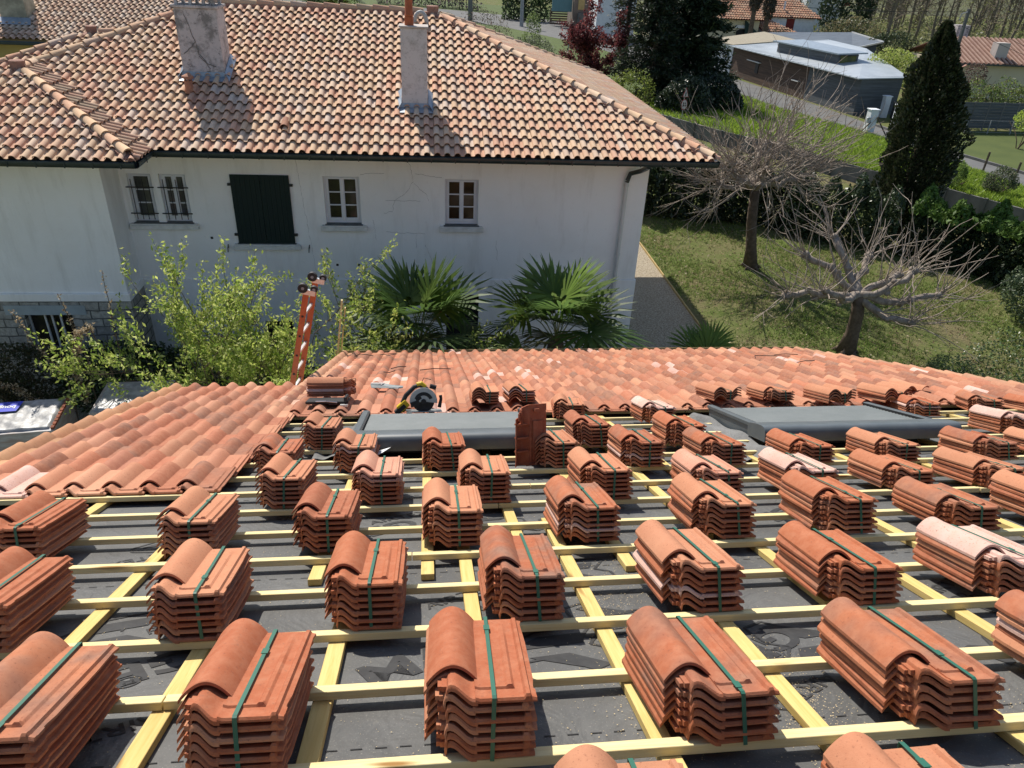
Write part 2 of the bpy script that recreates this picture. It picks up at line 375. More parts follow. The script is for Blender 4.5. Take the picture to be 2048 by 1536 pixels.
ROWS = [  # row word, [(right X, D, tiles, top look)]
 ("frontmost cut-off row", [(.53,.48,7,'pale'),(1.14,.47,7,'pale')]),
 ("nearest complete row", [(-.893,1.17,7,'dark'),(-.353,1.19,7,None),(.258,1.205,7,'x'),(.894,1.2,6,None),(1.526,1.195,6,'dark'),(2.14,1.185,6,None)]),
 ("second complete row", [(-1.347,1.93,7,None),(-.685,1.95,7,'pale'),(-.098,1.97,7,None),(.475,1.968,7,'dark'),(1.142,1.975,7,'pale'),(1.755,1.965,6,'x'),(2.39,1.95,6,'white')]),
 ("third complete row", [(-1.639,2.74,7,None),(-.927,2.745,7,'pale'),(-.342,2.76,7,'x'),(.244,2.77,7,'pale'),(.887,2.76,7,'dark'),(1.537,2.74,7,'pale'),(2.147,2.73,7,None),(2.786,2.71,5,None),(3.35,2.7,6,None)]),
 ("fourth complete row", [(-.663,3.46,7,'pale'),(-.148,3.48,7,'white2'),(.451,3.45,7,'pale'),(1.136,3.43,7,'pale'),(1.777,3.42,6,'white2'),(2.344,3.4,6,None),(2.952,3.41,5,None),(3.53,3.4,5,'pale')]),
 ("fifth complete row", [(-.841,4.23,6,'dark'),(-.339,4.22,7,'pale'),(.24,4.2,7,'x'),(.992,4.2,7,'pale'),(1.561,4.15,7,'dark'),(2.112,4.13,6,None),(2.737,4.13,5,'x'),(3.345,4.1,5,'pale'),(4.064,4.08,5,'dark')]),
 ("sixth complete row", [(-.663,4.93,7,None),(1.364,4.8,7,'x'),(2.051,4.7,7,None)]),
]
TOPW = {'pale':"pale speckled", 'dark':"grey-flashed", 'white':"white-frosted", 'white2':"lightly whitened", 'x':"plain red", None:"orange-red"}
for word, L in ROWS:
    for i, (X, D, n, tp) in enumerate(L):
        lab = "strapped stack of %s roof tiles, %s from the left in the %s" % (TOPW[tp], ORD[i], word)
        o = bundle(X, D, n, lab, {'x':'x', 'white2':'white'}.get(tp, tp), white_at=(2 if (i*7+n) % 5 == 0 else None))
        if tp == 'white2':
            for c in o.children:
                if c.name.startswith("roof_tile") and c.location.z > (n-1.5)*PITCHT: c.color = (.58,.3,.21,1)
# odd stacks around the roof windows and on the far tiles
bundle(1.40, 5.93, 6, "strapped tile stack with tilted pale top behind the standing loose tile", 'pale', rz=-.12)
bundle(2.16, 5.68, 6, "whitish-topped tile stack furthest back midway between the two roof windows", 'white', rz=.02)
bundle(4.72, 5.75, 5, "tile stack touching the upper right corner of the right roof window", 'x', rz=-.2, white_at=3)
bundle(5.44, 5.86, 5, "turned tile stack second to the right beyond the right roof window", None, rz=-.32)
bundle(4.92, 4.86, 6, "white-frosted tile stack just right of the right roof window", 'white')
bundle(4.62, 4.12, 4, "pale-topped tile stack cut off by the right picture edge below the frosted one", 'pale')
bundle(6.02, 5.78, 4, "low stack of four tiles at the far right picture edge", 'x')
bundle(-.72, 6.86, 6, "tile stack lying crosswise on a black pad beside the orange ladder", 'pale', rz=math.pi/2, off=.12, ref='left', white_at=2, group="tile stacks on the laid tiles")
RL = "tile stacks on the laid tiles"
def far(X, D, n, lab, mesh, rz, tp='pale', st=True):
    o = bundle(X, D, n, lab, tp, rz=rz, mesh=mesh, off=.085, strap=st, group=RL, ref='left')
    if st: pass
    return o
far(2.79, 6.40, 4, "leftmost of the three double-roll tile stacks above the right roof window", ME_V2, .05)
far(3.30, 6.30, 4, "tile stack showing notched heads between the two double-roll stacks", ME_TILE, .06)
far(3.82, 6.12, 4, "middle double-roll tile stack above the right roof window", ME_V2, .05)
far(4.40, 6.12, 4, "rightmost of the three double-roll tile stacks above the right roof window", ME_V2, .05)
far(.42, 6.46, 5, "small tile stack with open arch on its right beside the circular saw", ME_V1, 0, 'pale')
far(.78, 6.50, 5, "small tile stack with open arch on its left above the standing tile", ME_V1, .03)
t = link("roof_tile", verge_parts(2).mesh("loose_tile", sharp=32), M_TILE); place(t, 5.12, 6.85, .09, .1); t.color = clay('pale')
tag(t, "single loose double-roll tile lying right of the double-roll stacks", "roof tile")
t = link("roof_tile", tile_parts(True).mesh("standing_tile", sharp=32), M_TILE); t.color = (.33,.09,.045,1)
t.matrix_world = RM @ Matrix.Translation((.572, 4.27, .41)) @ Matrix.Rotation(rad(24), 4, 'Z') @ Matrix(((1,0,0,0),(0,0,1,0),(0,-1,0,0),(0,0,0,1))) @ Matrix.Scale(.86, 4, (1,0,0)) @ Matrix.Scale(.92, 4, (0,1,0))
tag(t, "single tile standing upright showing its ribbed underside beside the left roof window", "roof tile")

# ---- the half-tiled house itself
RH = empty("half_tiled_house", "house under re-roofing in the foreground, terracotta tiles half laid over battens and grey underlay", "house", (2, 8, 0))
RH_I = Matrix.Translation((-2, -8, 0))
RP = RH_I @ RM
mb = MB(); mb.box(-2.9, 7.4, -1.6, 6.6, -.075, -.058); mb.build("underlay", M_MEMB, RH, RP)
mb = MB(); mb.box(-2.95, 6.95, 6.604, 12.45, -.08, -.03); mb.box(-2.95, -1.56, 3.6, 6.6, -.0575, -.04)
# deck below the tiles
mb2 = MB(); mb2.box(-1.53, 6.9, 6.61, 12.45, -.16, -.05); mb2.box(-2.86, -1.535, 3.9, 8.2, -.055, -.045); mb2.build("roof_deck", M_BOARD, RH, RP)
for k in range(-7, 15):
    D = D0+k*BS; segs = [(-2.88, -1.0+(.23*k % 2.4)), (-1.0+(.23*k % 2.4)+.004, 3.1+(.31*k % 1.7)), (3.104+(.31*k % 1.7), 6.9)]
    if k >= 8: segs = [(-1.42, -.56), (.9, 2.5), (4.25, 6.9)]
    if 8 <= k <= 9: segs = [(-1.42, 2.5), (2.504, 6.9)]
    if k >= 14: segs = [(-1.42, 2.5), (2.504, 6.9)]
    for a, b in segs:
        m = MB(); j = random.uniform(-.004,.004); m.box(a, b, D+j, D+j+.04, -.027, 0); m.build("batten", M_BATTEN, RH, RP, bevel=.0015)
cbs = [(-1.87,-1.2,4.0),(-1.26,1.2,3.9),(-.80,-1.2,2.35),(-.35,-1.2,2.9),(-.51,2.53,6.5),(-.04,2.535,6.5),(.13,-1.2,3.1),(.40,2.95,6.5),(.585,-1.2,3.25),(.85,2.53,4.4),(1.04,-1.2,2.1),
 (1.34,2.9,6.5),(1.52,2.08,3.9),(1.56,-1.2,2.05),(1.60,3.95,6.5),(1.96,-1.2,3.0),(2.3,2.6,6.5),(2.46,-1.2,2.7),(2.95,2.2,6.5),(3.4,1.4,6.5),(3.95,1.4,6.5),(4.45,2.2,6.5),(5.0,2.2,6.5),(5.5,2.2,6.5)]
for x, a, b in cbs:
    m = MB(); r = random.uniform(-.006,.006); m.obox((x+.03, (a+b)/2, -.042), (.028,0,0), (r*.5,(b-a)/2,0), (0,0,.0138)); m.build("counter_batten", M_CBAT, RH, RP, bevel=.0015)
# laid tiles
def arr_from(mb): return np.array(mb.v, dtype=float), mb.f
FT_V, FT_F = arr_from(tile_parts())
def fast_tile(N=12):
    """same section, cheaper: top skin + tail lip"""
    P = [(.136*i/(N-1), .051*math.sin(math.pi*i/(N-1))**.85-.004) for i in range(N)]+[(.15,0),(.19,0),(.215,.004),(.25,.004)]
    V = []; n = len(P); ys = [.02,.25,.445,.45]
    for y in ys: V += [(x,y,z+(.003 if y > .4 else 0)-(.002 if y > .449 else 0)) for x,z in P]
    V += [(x*.96+.003,.449,z-.013) for x,z in P]
    Fq = [(r*n+i, r*n+i+1, (r+1)*n+i+1, (r+1)*n+i) for r in range(4) for i in range(n-1)]
    return np.array(V), Fq
FA_V, FA_F = fast_tile()
class Field:
    def __init__(s): s.V = []; s.F = []; s.T = []; s.n = 0
    def tile(s, V, Fs, X, D, off, tilt, col, rz=0):
        P = V.copy(); P[:,2] += P[:,1]*tilt
        if rz: c, q = math.cos(rz), math.sin(rz); P[:,0], P[:,1] = P[:,0]*c-P[:,1]*q, P[:,0]*q+P[:,1]*c
        s.V.append(P+np.array((X,D,off))); s.F += [tuple(i+s.n for i in f) for f in Fs]; s.T += [col]*len(Fs); s.n += len(V)
    def build(s, name, mat, parent, M, sharp=32):
        me = np_mesh(name, np.concatenate(s.V), s.F, np.array(s.T), sharp=sharp); return link(name, me, mat, parent, M)
PW = .2085
fl = Field()   # left field: runs to the eave of the low wing
for i in range(-14, 8):
    for j in range(12):
        X = -2.94+i*PW; D = 3.83+j*BS
        if i < 0: continue
        col = clay(None, True)
        if i == 0: c = np.array(col[:3])*.4+np.array((.55,.33,.16))*.6*random.uniform(.8,1.1); col = (*c, .8)
        if D > 7.9 and i > 6: continue
        fl.tile(FT_V, FT_F, X, D, .014+random.uniform(-.002,.003), .07, col, random.uniform(-.004,.004))
fl.build("laid_tiles", M_FIELD, RH, RP)
ff = Field(); ncol = 40
for i in range(ncol+1):
    for j in range(17):
        X = -1.50+i*PW; D = 6.33+j*BS
        if X > 6.85: continue
        col = clay(None, True)
        if random.random() < .022: col = clay('white')
        if i in (0, ncol): c = np.array(col[:3])*.5+np.array((.52,.33,.2))*.5; col = (*c, .7)
        full = j < 1
        ff.tile(FT_V if full else FA_V, FT_F if full else FA_F, X, D, .016+random.uniform(-.002,.003), .07, col, random.uniform(-.004,.004))
ff.build("laid_tiles", M_FIELD, RH, RP)
mb = MB(); mb.box(-1.60, 6.93, 12.80, 12.825, -.02, .085); mb.build("eave_board", M_BOARD, RH, RP)
mb = MB(); mb.box(-1.56, -1.535, 8.4, 12.8, -.14, .0); mb.build("verge_board", M_BOARD, RH, RP)
# walls of this house
def w2(p): return tuple(Vector(p)-Vector((2, 8, 0)))
mb = MB()
for (x0,x1,y0,y1) in ((-1.2,6.6,5.9,11.2),(-2.7,-1.2,-1.0,7.3),(-1.2,6.6,-1.0,5.9)):
    P = [(x0,y0),(x1,y0),(x1,y1),(x0,y1)]
    zt = lambda y: CAM_H-H0-.22-y*math.tan(SL)
    b = [w2((x,y,0)) for x,y in P]; t_ = [w2((x,y,zt(y))) for x,y in P]
    mb.add(b+t_, [(0,1,5,4),(1,2,6,5),(2,3,7,6),(3,0,4,7),(4,5,6,7)])
mb.build("wall", M_WALL, RH)
# roof windows with outside roller shutters
def roof_window(x0, x1, d0, d1):
    rw = MB(); rw.box(x0, x1, d0+.305, d1, -.05, .10); fr = rw.build("roof_window", M_GREY, RH, RP, bevel=.004)
    m = MB()     # roller box at the uphill end, rounded front
    prof = [(d0,.035),(d0-.004,.10),(d0+.006,.128),(d0+.025,.145),(d0+.06,.152),(d0+.16,.15),(d0+.27,.138),(d0+.30,.128),(d0+.301,.035)]
    m.prism([(x0-.03,y,z) for y,z in prof], (x1-x0+.06,0,0)); m.build("shutter_box", M_GREY, fr, sharp=40)
    m = MB(); e0 = d0+.31; n = int((d1-e0-.04)/.045); st_ = (d1-e0-.04)/n
    for i in range(n):
        a = e0+i*st_; b = a+st_-.004; m.prism([(x0+.06,a,.102),(x0+.06,a+.012,.111),(x0+.06,b-.012,.111),(x0+.06,b,.102)], (x1-x0-.12,0,0))
    m.build("shutter_curtain", M_CURT, fr)
    for xa in (x0-.012, x1-.04):
        m = MB(); m.box(xa, xa+.05, d0+.306, d1+.02, .1005, .132); m.build("side_rail", M_GREY, fr, bevel=.004)
        m = MB(); xs_ = x0+.0385 if xa < x0 else x1-.052; m.box(xs_, xs_+.013, d0+.31, d1, .1015, .128); m.build("seal", M_RUB, fr)
    return fr
roof_window(-.54, .84, 4.68, 5.88); roof_window(2.53, 4.06, 4.68, 5.86)
# crumpled underlay apron left of the right window
def crumple(x0, x1, d0, d1, name, amp=.06, seed=1, zb=-.03, up=.09):
    r = np.random.default_rng(seed); nx, ny = 22, 30; V = []
    ph = r.uniform(0, 6, 12); fr = r.uniform(3, 16, (12, 2))
    for j in range(ny):
        for i in range(nx):
            u, v = i/(nx-1), j/(ny-1); x = x0+(x1-x0)*u; d = d0+(d1-d0)*v
            z = sum(math.sin(f[0]*u+f[1]*v+p) for f, p in zip(fr, ph))/12*amp*2.2
            V.append((x, d, zb+z*(1-.3*u)+up*u*u))
    Fq = [(j*nx+i, j*nx+i+1, (j+1)*nx+i+1, (j+1)*nx+i) for j in range(ny-1) for i in range(nx-1)]
    return link(name, np_mesh(name, V, Fq, smooth=True), M_FLAP, RH, RP)
M_FLAP = speck("grey_flap", (.17, .17, .165), (.12, .12, .118), 5, .6, bump=.02, bscale=14)
crumple(2.14, 2.51, 4.45, 6.05, "window_apron", .06, 3, -.045, .07); crumple(-.82, -.53, 4.75, 6.0, "window_apron", .04, 5, -.03, .06)
crumple(-.5, .8, 4.22, 4.48, "window_apron", .03, 9, -.055, .0); crumple(2.6, 4.0, 4.3, 4.55, "window_apron", .03, 11, -.055, .0)
# print on the underlay
def text_mesh(txt, size, name):
    cu = bpy.data.curves.new(name, 'FONT'); cu.body = txt; cu.size = size; cu.extrude = 0; cu.offset = size*.028 if size > .12 else size*.008; cu.align_x = 'CENTER'; cu.align_y = 'CENTER'
    o = bpy.data.objects.new(name, cu); COL.objects.link(o); dg = bpy.context.evaluated_depsgraph_get(); dg.update()
    me = bpy.data.meshes.new_from_object(o.evaluated_get(dg)); bpy.data.objects.remove(o); return me
def prt(txt, size, X, D, ang, bold=0):
    me = text_mesh(txt, size, "underlay_print")
    # camera looks down the slope: +x right, text up = towards +D
    o = link("underlay_print", me, M_PRINT, RH, RP @ Matrix.Translation((X, D, -.0555)) @ Matrix.Rotation(rad(ang), 4, 'Z') @ Matrix.Scale(1.25, 4, (1,0,0)))
    return o
for args in [("AIRTEX",.085,.13,2.36,32),("R2",.07,.17,2.22,32),("AIRTEX",.085,-.98,2.30,32),("R2",.07,-.98,2.19,32),("AIRTEX",.085,2.15,2.24,32),("R2",.07,2.13,2.12,32),
             ("AIRTEX",.08,-1.30,2.95,212),("AIRTEX",.085,-.93,1.53,208),("AIRTEX",.085,1.13,1.52,212),("MA",.2,-.06,1.83,30),("GE",.19,-.90,1.92,212),("\u00ae",.09,-.955,1.82,212),
             ("GE",.19,1.17,1.84,212),("\u00ae",.09,1.155,1.76,212),("MA",.2,2.02,1.74,30),("AIRTEX",.085,-.16,3.43,30),("GE",.19,-.2,3.27,212),("GE",.19,1.93,3.27,212),("AIRTEX",.085,1.0,4.0,30),("GE",.17,2.42,5.0,120),
             ("MA",.2,.55,3.2,30),("AIRTEX",.085,.75,3.0,212)]:
    prt(*args)
def emblem(X, D, s, ang):
    """faceted arrow-like emblem: outlines and two solid facets"""
    m = MB(); P = lambda x, y: (x*s, y*s, 0)
    m.quad(P(-.5,.12), P(-.1,.32), P(.42,.3), P(.3,.1)); m.quad(P(-.3,-.05), P(.1,-.06), P(.42,-.36), P(.25,-.42))
    pts = [(-.6,.0),(-.35,-.12),(-.05,-.1),(.3,-.5),(.55,-.42),(.55,-.1),(.36,.05),(.62,.36),(.4,.46),(-.1,.42),(-.6,.15)]
    for a, b in zip(pts, pts[1:]+pts[:1]):
        a, b = Vector(a)*s, Vector(b)*s; d = (b-a).normalized(); n_ = Vector((-d.y, d.x))*.006
        m.quad((*(a-n_),.0002), (*(b-n_),.0002), (*(b+n_),.0002), (*(a+n_),.0002))
    m.build("underlay_print", M_PRINT, RH, RP @ Matrix.Translation((X, D, -.0557)) @ Matrix.Rotation(rad(ang), 4, 'Z'))
for a in ((.43,1.86,.36,10),(1.36,1.84,.36,190),(-1.12,2.16,.34,20),(.70,2.1,.3,190),(-1.2,3.1,.34,20),(2.35,2.0,.36,200),(.62,2.55,.3,10),(.3,3.3,.34,190)): emblem(*a)
m = MB()
for D in (1.385, 2.62, 3.86):
    x = -2.2
    while x < 3.2: m.box(x, x+.032, D-.002, D+.002, -.0559, -.0555); x += .066
m.build("underlay_print", M_PRINT, RH, RP)
# sawdust round the counter battens: uncountable
sd_ = []
for _ in range(7000):
    u = random.random()
    if u < .55: c = random.choice([(.62,2.2),(.85,2.5),(1.08,1.5),(1.0,1.25),(1.6,1.3),(.6,1.6)]); x = c[0]+random.gauss(.06,.07); y = c[1]+random.gauss(0,.22)
    else: x = random.uniform(-1.3,2.2); y = random.uniform(.9,3.4)
    sd_.append((x, y))
V = []; Fq = []
for x, y in sd_:
    a = random.uniform(0,6.28); l = random.uniform(.0006,.0022); wd = l*random.uniform(.3,.7); c, s_ = math.cos(a), math.sin(a); n = len(V)
    for u, v in ((-1,-1),(1,-1),(1,1),(-1,1)): V.append((x+c*u*l-s_*v*wd, y+s_*u*l+c*v*wd, -.0545+random.uniform(0,.001)))
    Fq.append((n,n+1,n+2,n+3))
o = link("sawdust", np_mesh("sawdust", V, np.array(Fq)), M_SAWDUST, RH, RP); o["kind"] = "stuff"

# ------------------------------------------------------------------ loose things lying on the roof
def on_roof(o, X, D, off, rz=0, tilt=0): o.matrix_world = RM @ Matrix.Translation((X, D, off)) @ Matrix.Rotation(rz,4,'Z') @ Matrix.Rotation(tilt,4,'X')
saw = empty("circular_saw", "yellow and black cordless circular saw with silver blade guard above the left roof window", "circular saw")
M_YEL = speck("saw_yellow", (.62,.42,.02), (.55,.36,.02), 9, .45); M_BLK = speck("saw_black", (.02,.02,.02), (.035,.035,.035), 30, .55); M_SIL = speck("saw_silver", (.45,.47,.47), (.36,.38,.38), 14, .35, metal=.7)
def disc(m, c, r, t, a0, a1, r0=0, n=20):
    """arc plate in the XZ plane, thickness t in Y"""
    P = [(c[0]+r*math.cos(a0+(a1-a0)*i/n), c[2]+r*math.sin(a0+(a1-a0)*i/n)) for i in range(n+1)]
    Q = [(c[0]+r0*math.cos(a0+(a1-a0)*i/n), c[2]+r0*math.sin(a0+(a1-a0)*i/n)) for i in range(n+1)]
    for i in range(n):
        m.prism([(P[i][0],c[1],P[i][1]),(P[i+1][0],c[1],P[i+1][1]),(Q[i+1][0],c[1],Q[i+1][1]),(Q[i][0],c[1],Q[i][1])] if r0 else [(P[i][0],c[1],P[i][1]),(P[i+1][0],c[1],P[i+1][1]),(c[0],c[1],c[2])], (0,t,0))
m = MB(); disc(m, (.02,-.03,.075), .112, .006, rad(-8), rad(188)); disc(m, (.02,-.026,.075), .112, .035, rad(-5), rad(185), .1); gd_ = m.build("blade_guard", M_SIL, saw); m = MB(); disc(m, (.02,-.034,.075), .078, .003, rad(20), rad(160), .05); m.obox((-.02,-.033,.1),(.02,0,.014),(0,.002,0),(-.006,0,.012)); m.build("dark_recess_patch", M_BLK, gd_)  # flat black arc paints the shade of the recess inside the guard
m = MB(); disc(m, (.02,-.012,.075), .09, .002, rad(185), rad(355)); m.build("blade", M_BLK, saw)
m = MB(); m.box(-.12,.17,-.045,.09,-.012,-.006); m.build("base_plate", M_SIL, saw, bevel=.002)
m = MB(); m.tube([(.02,-.045,.075),(.02,-.03,.075)], .022, 12); m.tube([(.02,.0,.075),(.02,.1,.085)], [.045,.04], 12); m.obox((-.05,-.032,.06),(.035,0,.012),(0,.005,0),(-.004,0,.02)); m.build("motor", M_BLK, saw, sharp=40)
m = MB(); m.tube([(-.15,.03,.06),(-.12,.03,.12),(-.05,.03,.19),(.0,.03,.205),(.05,.03,.17),(.06,.03,.12)], [.018,.019,.018,.022,.02,.018], 8); m.build("handle", M_BLK, saw, sharp=50)
m = MB(); m.tube([(-.03,.03,.205),(.005,.03,.214),(.04,.03,.185)], [.023,.025,.022], 8); m.obox((-.145,.03,.035),(.035,0,.03),(0,.035,0),(-.02,0,.024)); m.build("yellow_housing", M_YEL, saw, bevel=.004)
m = MB(); m.obox((-.165,.03,.01),(.04,0,.034),(0,.036,0),(-.014,0,.016)); m.build("battery", M_BLK, saw, bevel=.004)
m = MB(); m.tube([(.08,.06,.19),(.13,.06,.175)], .02, 8); m.tube([(.15,0,.02),(.165,0,.09),(.16,0,.12)], [.016,.012,.014], 8); m.build("front_grip", M_BLK, saw, sharp=50)
m = MB(); m.tube([(.0,.05,.2),(.03,.05,.26),(.09,.05,.245)], .003, 5); m.build("hanging_hook", M_BLK, saw)
on_roof(saw, -.06, 6.27, .065, rad(4))
saw.matrix_world = saw.matrix_world @ Matrix.Scale(1.12, 4)
tool = empty("metal_bracket", "grey and silver metal bracket lying on the tile rolls left of the circular saw", "metal bracket")
m = MB(); m.prism([(-.17,0,.03),(-.15,-.03,.0),(.02,-.02,.0),(.16,-.05,.0),(.2,-.01,.0),(.2,.0,.012),(.04,.03,.02),(-.02,.05,.03)], (0,.012,.012)); m.build("plate", speck("tool_grey", (.1,.115,.12), (.14,.155,.16), 9, .4, metal=.4), tool)
m = MB(); m.box(-.18,-.03,.035,.075,.036,.046); m.box(-.15,-.13,.02,.05,.0,.036); m.box(-.06,-.045,.02,.05,.0,.036); m.build("head", M_ALU, tool, bevel=.002)
on_roof(tool, -.46, 7.72, .085, rad(-14))
for i, (X, D, a, pts) in enumerate([(-1.02,11.4,.3,[(-.12,0,0),(-.02,.03,.03),(.08,0,.02),(.17,-.05,0)]),(-.65,11.5,0,[(-.1,.1,0),(.1,.06,.02),(.18,-.1,.03),(.0,-.12,0)]),(-.38,9.6,.9,[(-.16,0,0),(0,.0,.012),(.15,0,.0)]),(.1,9.3,.25,[(-.2,0,0),(0,.03,.01),(.22,0,.0)]),(-.45,9.0,.5,[(-.05,.12,0),(-.06,-.06,.01),(.06,.02,.02)]),(5.15,10.5,0,[(-.1,-.1,0),(-.02,.1,.02),(.6,.16,.0)]),(5.55,9.8,.5,[(-.22,0,0),(0,.0,.012),(.22,0,.0)]),(5.8,10.9,0,[(-.2,0,0),(0,.03,.012),(.2,0,.0)])]):
    m = MB(); m.tube(pts, .006, 5); o = m.build("strap_offcut", M_RUB); on_roof(o, X, D, .11, a)
    tag(o, ["curled black strap offcut lying near the eave board by the left verge","looped black strap offcut beside the curled one near the eave board","short straight black strap offcut on the tiles behind the metal bracket","longer straight black strap offcut right of the short one behind the bracket","hooked black strap offcut nearest the metal bracket","bent black strap offcut far right near the bare tree trunk","short straight black strap offcut nearest the camera on the far right tiles","straight black strap offcut furthest back on the far right tiles"][i], "strap offcut", group="strap offcuts on the laid tiles")
pad = empty("roof_pad", "black rubber pad with metal hook under the crosswise tile stack", "roof pad")
m = MB(); m.box(-.2,.2,-.12,.12,0,.03); m.box(.16,.19,-.14,.06,.02,.07); m.build("cushion", M_RUB, pad, bevel=.008)
m = MB(); m.box(.13,.2,-.19,-.13,-.02,.0); m.tube([(-.1,-.14,.03),(0,-.17,.035),(.1,-.15,.02)], .006, 5); m.build("hook", M_ALU, pad)
on_roof(pad, -.95, 6.72, .085)
m = MB(); m.prism([(0,0,0),(.11,.02,.03),(.2,.1,.05),(.1,.13,.02),(-.02,.1,0)], (0,0,.002)); o = m.build("paper_scrap", M_WHITE); on_roof(o, -.42, 4.5, .02, .3); tag(o, "scrap of white paper poking out behind a tile stack under the left roof window", "paper scrap")
# ladder leaning against the step in the eave: rails one behind the other as seen from the ridge
lad = empty("ladder", "orange fibreglass ladder with black end rollers leaning against the step in the eave", "ladder")
LV = lambda y: Vector((y*.19, y, 0))
Lb = Vector((-2.75, 8.55, 0)); Lt = Vector((-1.45, 8.55, CAM_H-3.72)); ldir = (Lt-Lb).normalized(); lup = ldir.cross(Vector((0,1,0))).normalized()
for y in (0, .36):
    m = MB(); m.beam(Lb+LV(y), Lt+LV(y), .028, .072, lup)
    r = m.build("rail", M_ORANGE, lad, bevel=.004)
    m = MB(); n_ = Lt+LV(y); m.beam(n_-ldir*.03+lup*-.03, n_+ldir*.035-lup*.03, .04, .16, lup); m.build("end_bracket", M_ALU, lad)
    for k_ in (-1, 1):
        m = MB(); c = n_+ldir*.05+lup*(.065*k_-.02)+Vector((0,-.012 if k_ > 0 else .012,0)); m.tube([c+Vector((0,-.022,0)), c+Vector((0,.022,0))], .06 if k_ > 0 else .045, 14); m.build("roller", M_RUB, lad, sharp=40)
        m = MB(); m.tube([c+Vector((0,-.026,0)), c+Vector((0,.026,0))], .02, 8); m.build("roller_hub", M_STEEL, lad)
L_ = (Lt-Lb).length; k_ = 0
d_ = L_-.33
while d_ > .2:
    c = Lb+ldir*d_; m = MB(); m.beam(c+Vector((0,-.006,0)), c+LV(.37), .04, .03, lup); m.build("rung", M_ALU, lad)
    m = MB(); m.beam(c+Vector((0,-.018,0))-lup*.0, c+Vector((0,-.0142,0)), .026, .026, lup); m.build("rung_cap", M_RUB, lad); d_ -= .28
st = MB(); st.beam((-1.56,11.62,CAM_H-6.35), (-1.40,11.62,CAM_H-5.20), .05, .03); st.beam((-1.49,11.66,CAM_H-6.25), (-1.36,11.66,CAM_H-5.36), .04, .02); o = st.build("wooden_lath", M_BATTEN)
tag(o, "pair of upright wooden laths standing at the left end of the eave board", "wooden lath")

# ------------------------------------------------------------------ pallets of tiles under film on the ground at left
M_BLUE = speck("blue_label", (.01,.03,.5), (.012,.04,.42), 4, .35)
def film_block(name, lab, c, sx, sy, h, rz, seed, extra=None):
    e = empty(name, lab, "tile pallet", (c[0], c[1], 0), "wrapped tile pallets"); e.rotation_euler.z = rz
    m = MB()
    for i in range(3): m.box(-sx, sx, -sy+i*(sy-.06), -sy+i*(sy-.06)+.12, 0, .14)
    m.build("pallet_base", M_BOARD, e)
    m = MB(); m.box(-sx*.96, sx*.96, -sy*.96, sy*.96, .14, h-.03); m.build("tile_load", M_FILMS, e)
    r = np.random.default_rng(seed); nx, ny = 26, 26; V = []; ph = r.uniform(0,6,10); f = r.uniform(2,15,(10,2))
    for j in range(ny):
        for i in range(nx):
            u, v = 2*i/(nx-1)-1, 2*j/(ny-1)-1; ed = max(abs(u), abs(v))
            z = h+sum(math.sin(a[0]*u+a[1]*v+p) for a, p in zip(f, ph))*.0025+.006*abs(math.sin(u*26))-(max(0, ed-.9)*h*7.5)
            V.append((u*sx*(1+.05*max(0,ed-.85)), v*sy*(1+.05*max(0,ed-.85)), max(.2, z)))
    Fq = [(j*nx+i, j*nx+i+1, (j+1)*nx+i+1, (j+1)*nx+i) for j in range(ny-1) for i in range(nx-1)]
    link("plastic_film", np_mesh("film", V, Fq, smooth=True), M_FILM, e); return e
M_CLAYLOAD = speck("clay_load", (.3,.1,.055), (.16,.06,.035), 25, .9)
M_FILMS = speck("film_over_tiles", (.3,.24,.21), (.4,.4,.4), 3, .4, stretch=(1,1,6))
p1 = film_block("tile_pallet", "film-wrapped tile pallet with a blue label at the far left", (-7.0,11.5), .72, .55, 2.2, .12, 2)
m = MB(); m.quad((-.66,.1,2.235),(-.05,.1,2.235),(-.02,.42,2.235),(-.64,.42,2.235)); lb = m.build("blue_label", M_BLUE, p1)
tm = text_mesh("bouguet", .14, "label_text"); link("label_text", tm, M_WHITE, lb, Matrix.Translation((-.32,.24,2.24)) @ Matrix.Rotation(math.pi,4,'Z'))
m = MB()
for i in range(9): m.box(.64,.69,-.5+i*.11,-.42+i*.11,2.1,2.215)
m.build("edge_tiles", M_CLAYLOAD, p1)
film_block("tile_pallet", "film-wrapped pallet half hidden behind the left edge of the laid tiles", (-5.25,12.0), .62, .55, 2.28, .05, 4)
e = empty("tile_block", "upright block of red tiles tied with string at the left picture edge", "tile block", (-7.72,11.35,0))
m = MB()
for i in range(6): m.box(-.3,.3,-.3+i*.1,-.22+i*.1,.0,2.5)
m.build("tiles", M_CLAYLOAD, e); m = MB(); m.tube([(-.31,-.31,2.2),(.31,-.31,2.2),(.31,.31,2.2),(-.31,.31,2.2),(-.31,-.31,2.2)], .008, 4); m.build("string", M_WHITE, e)
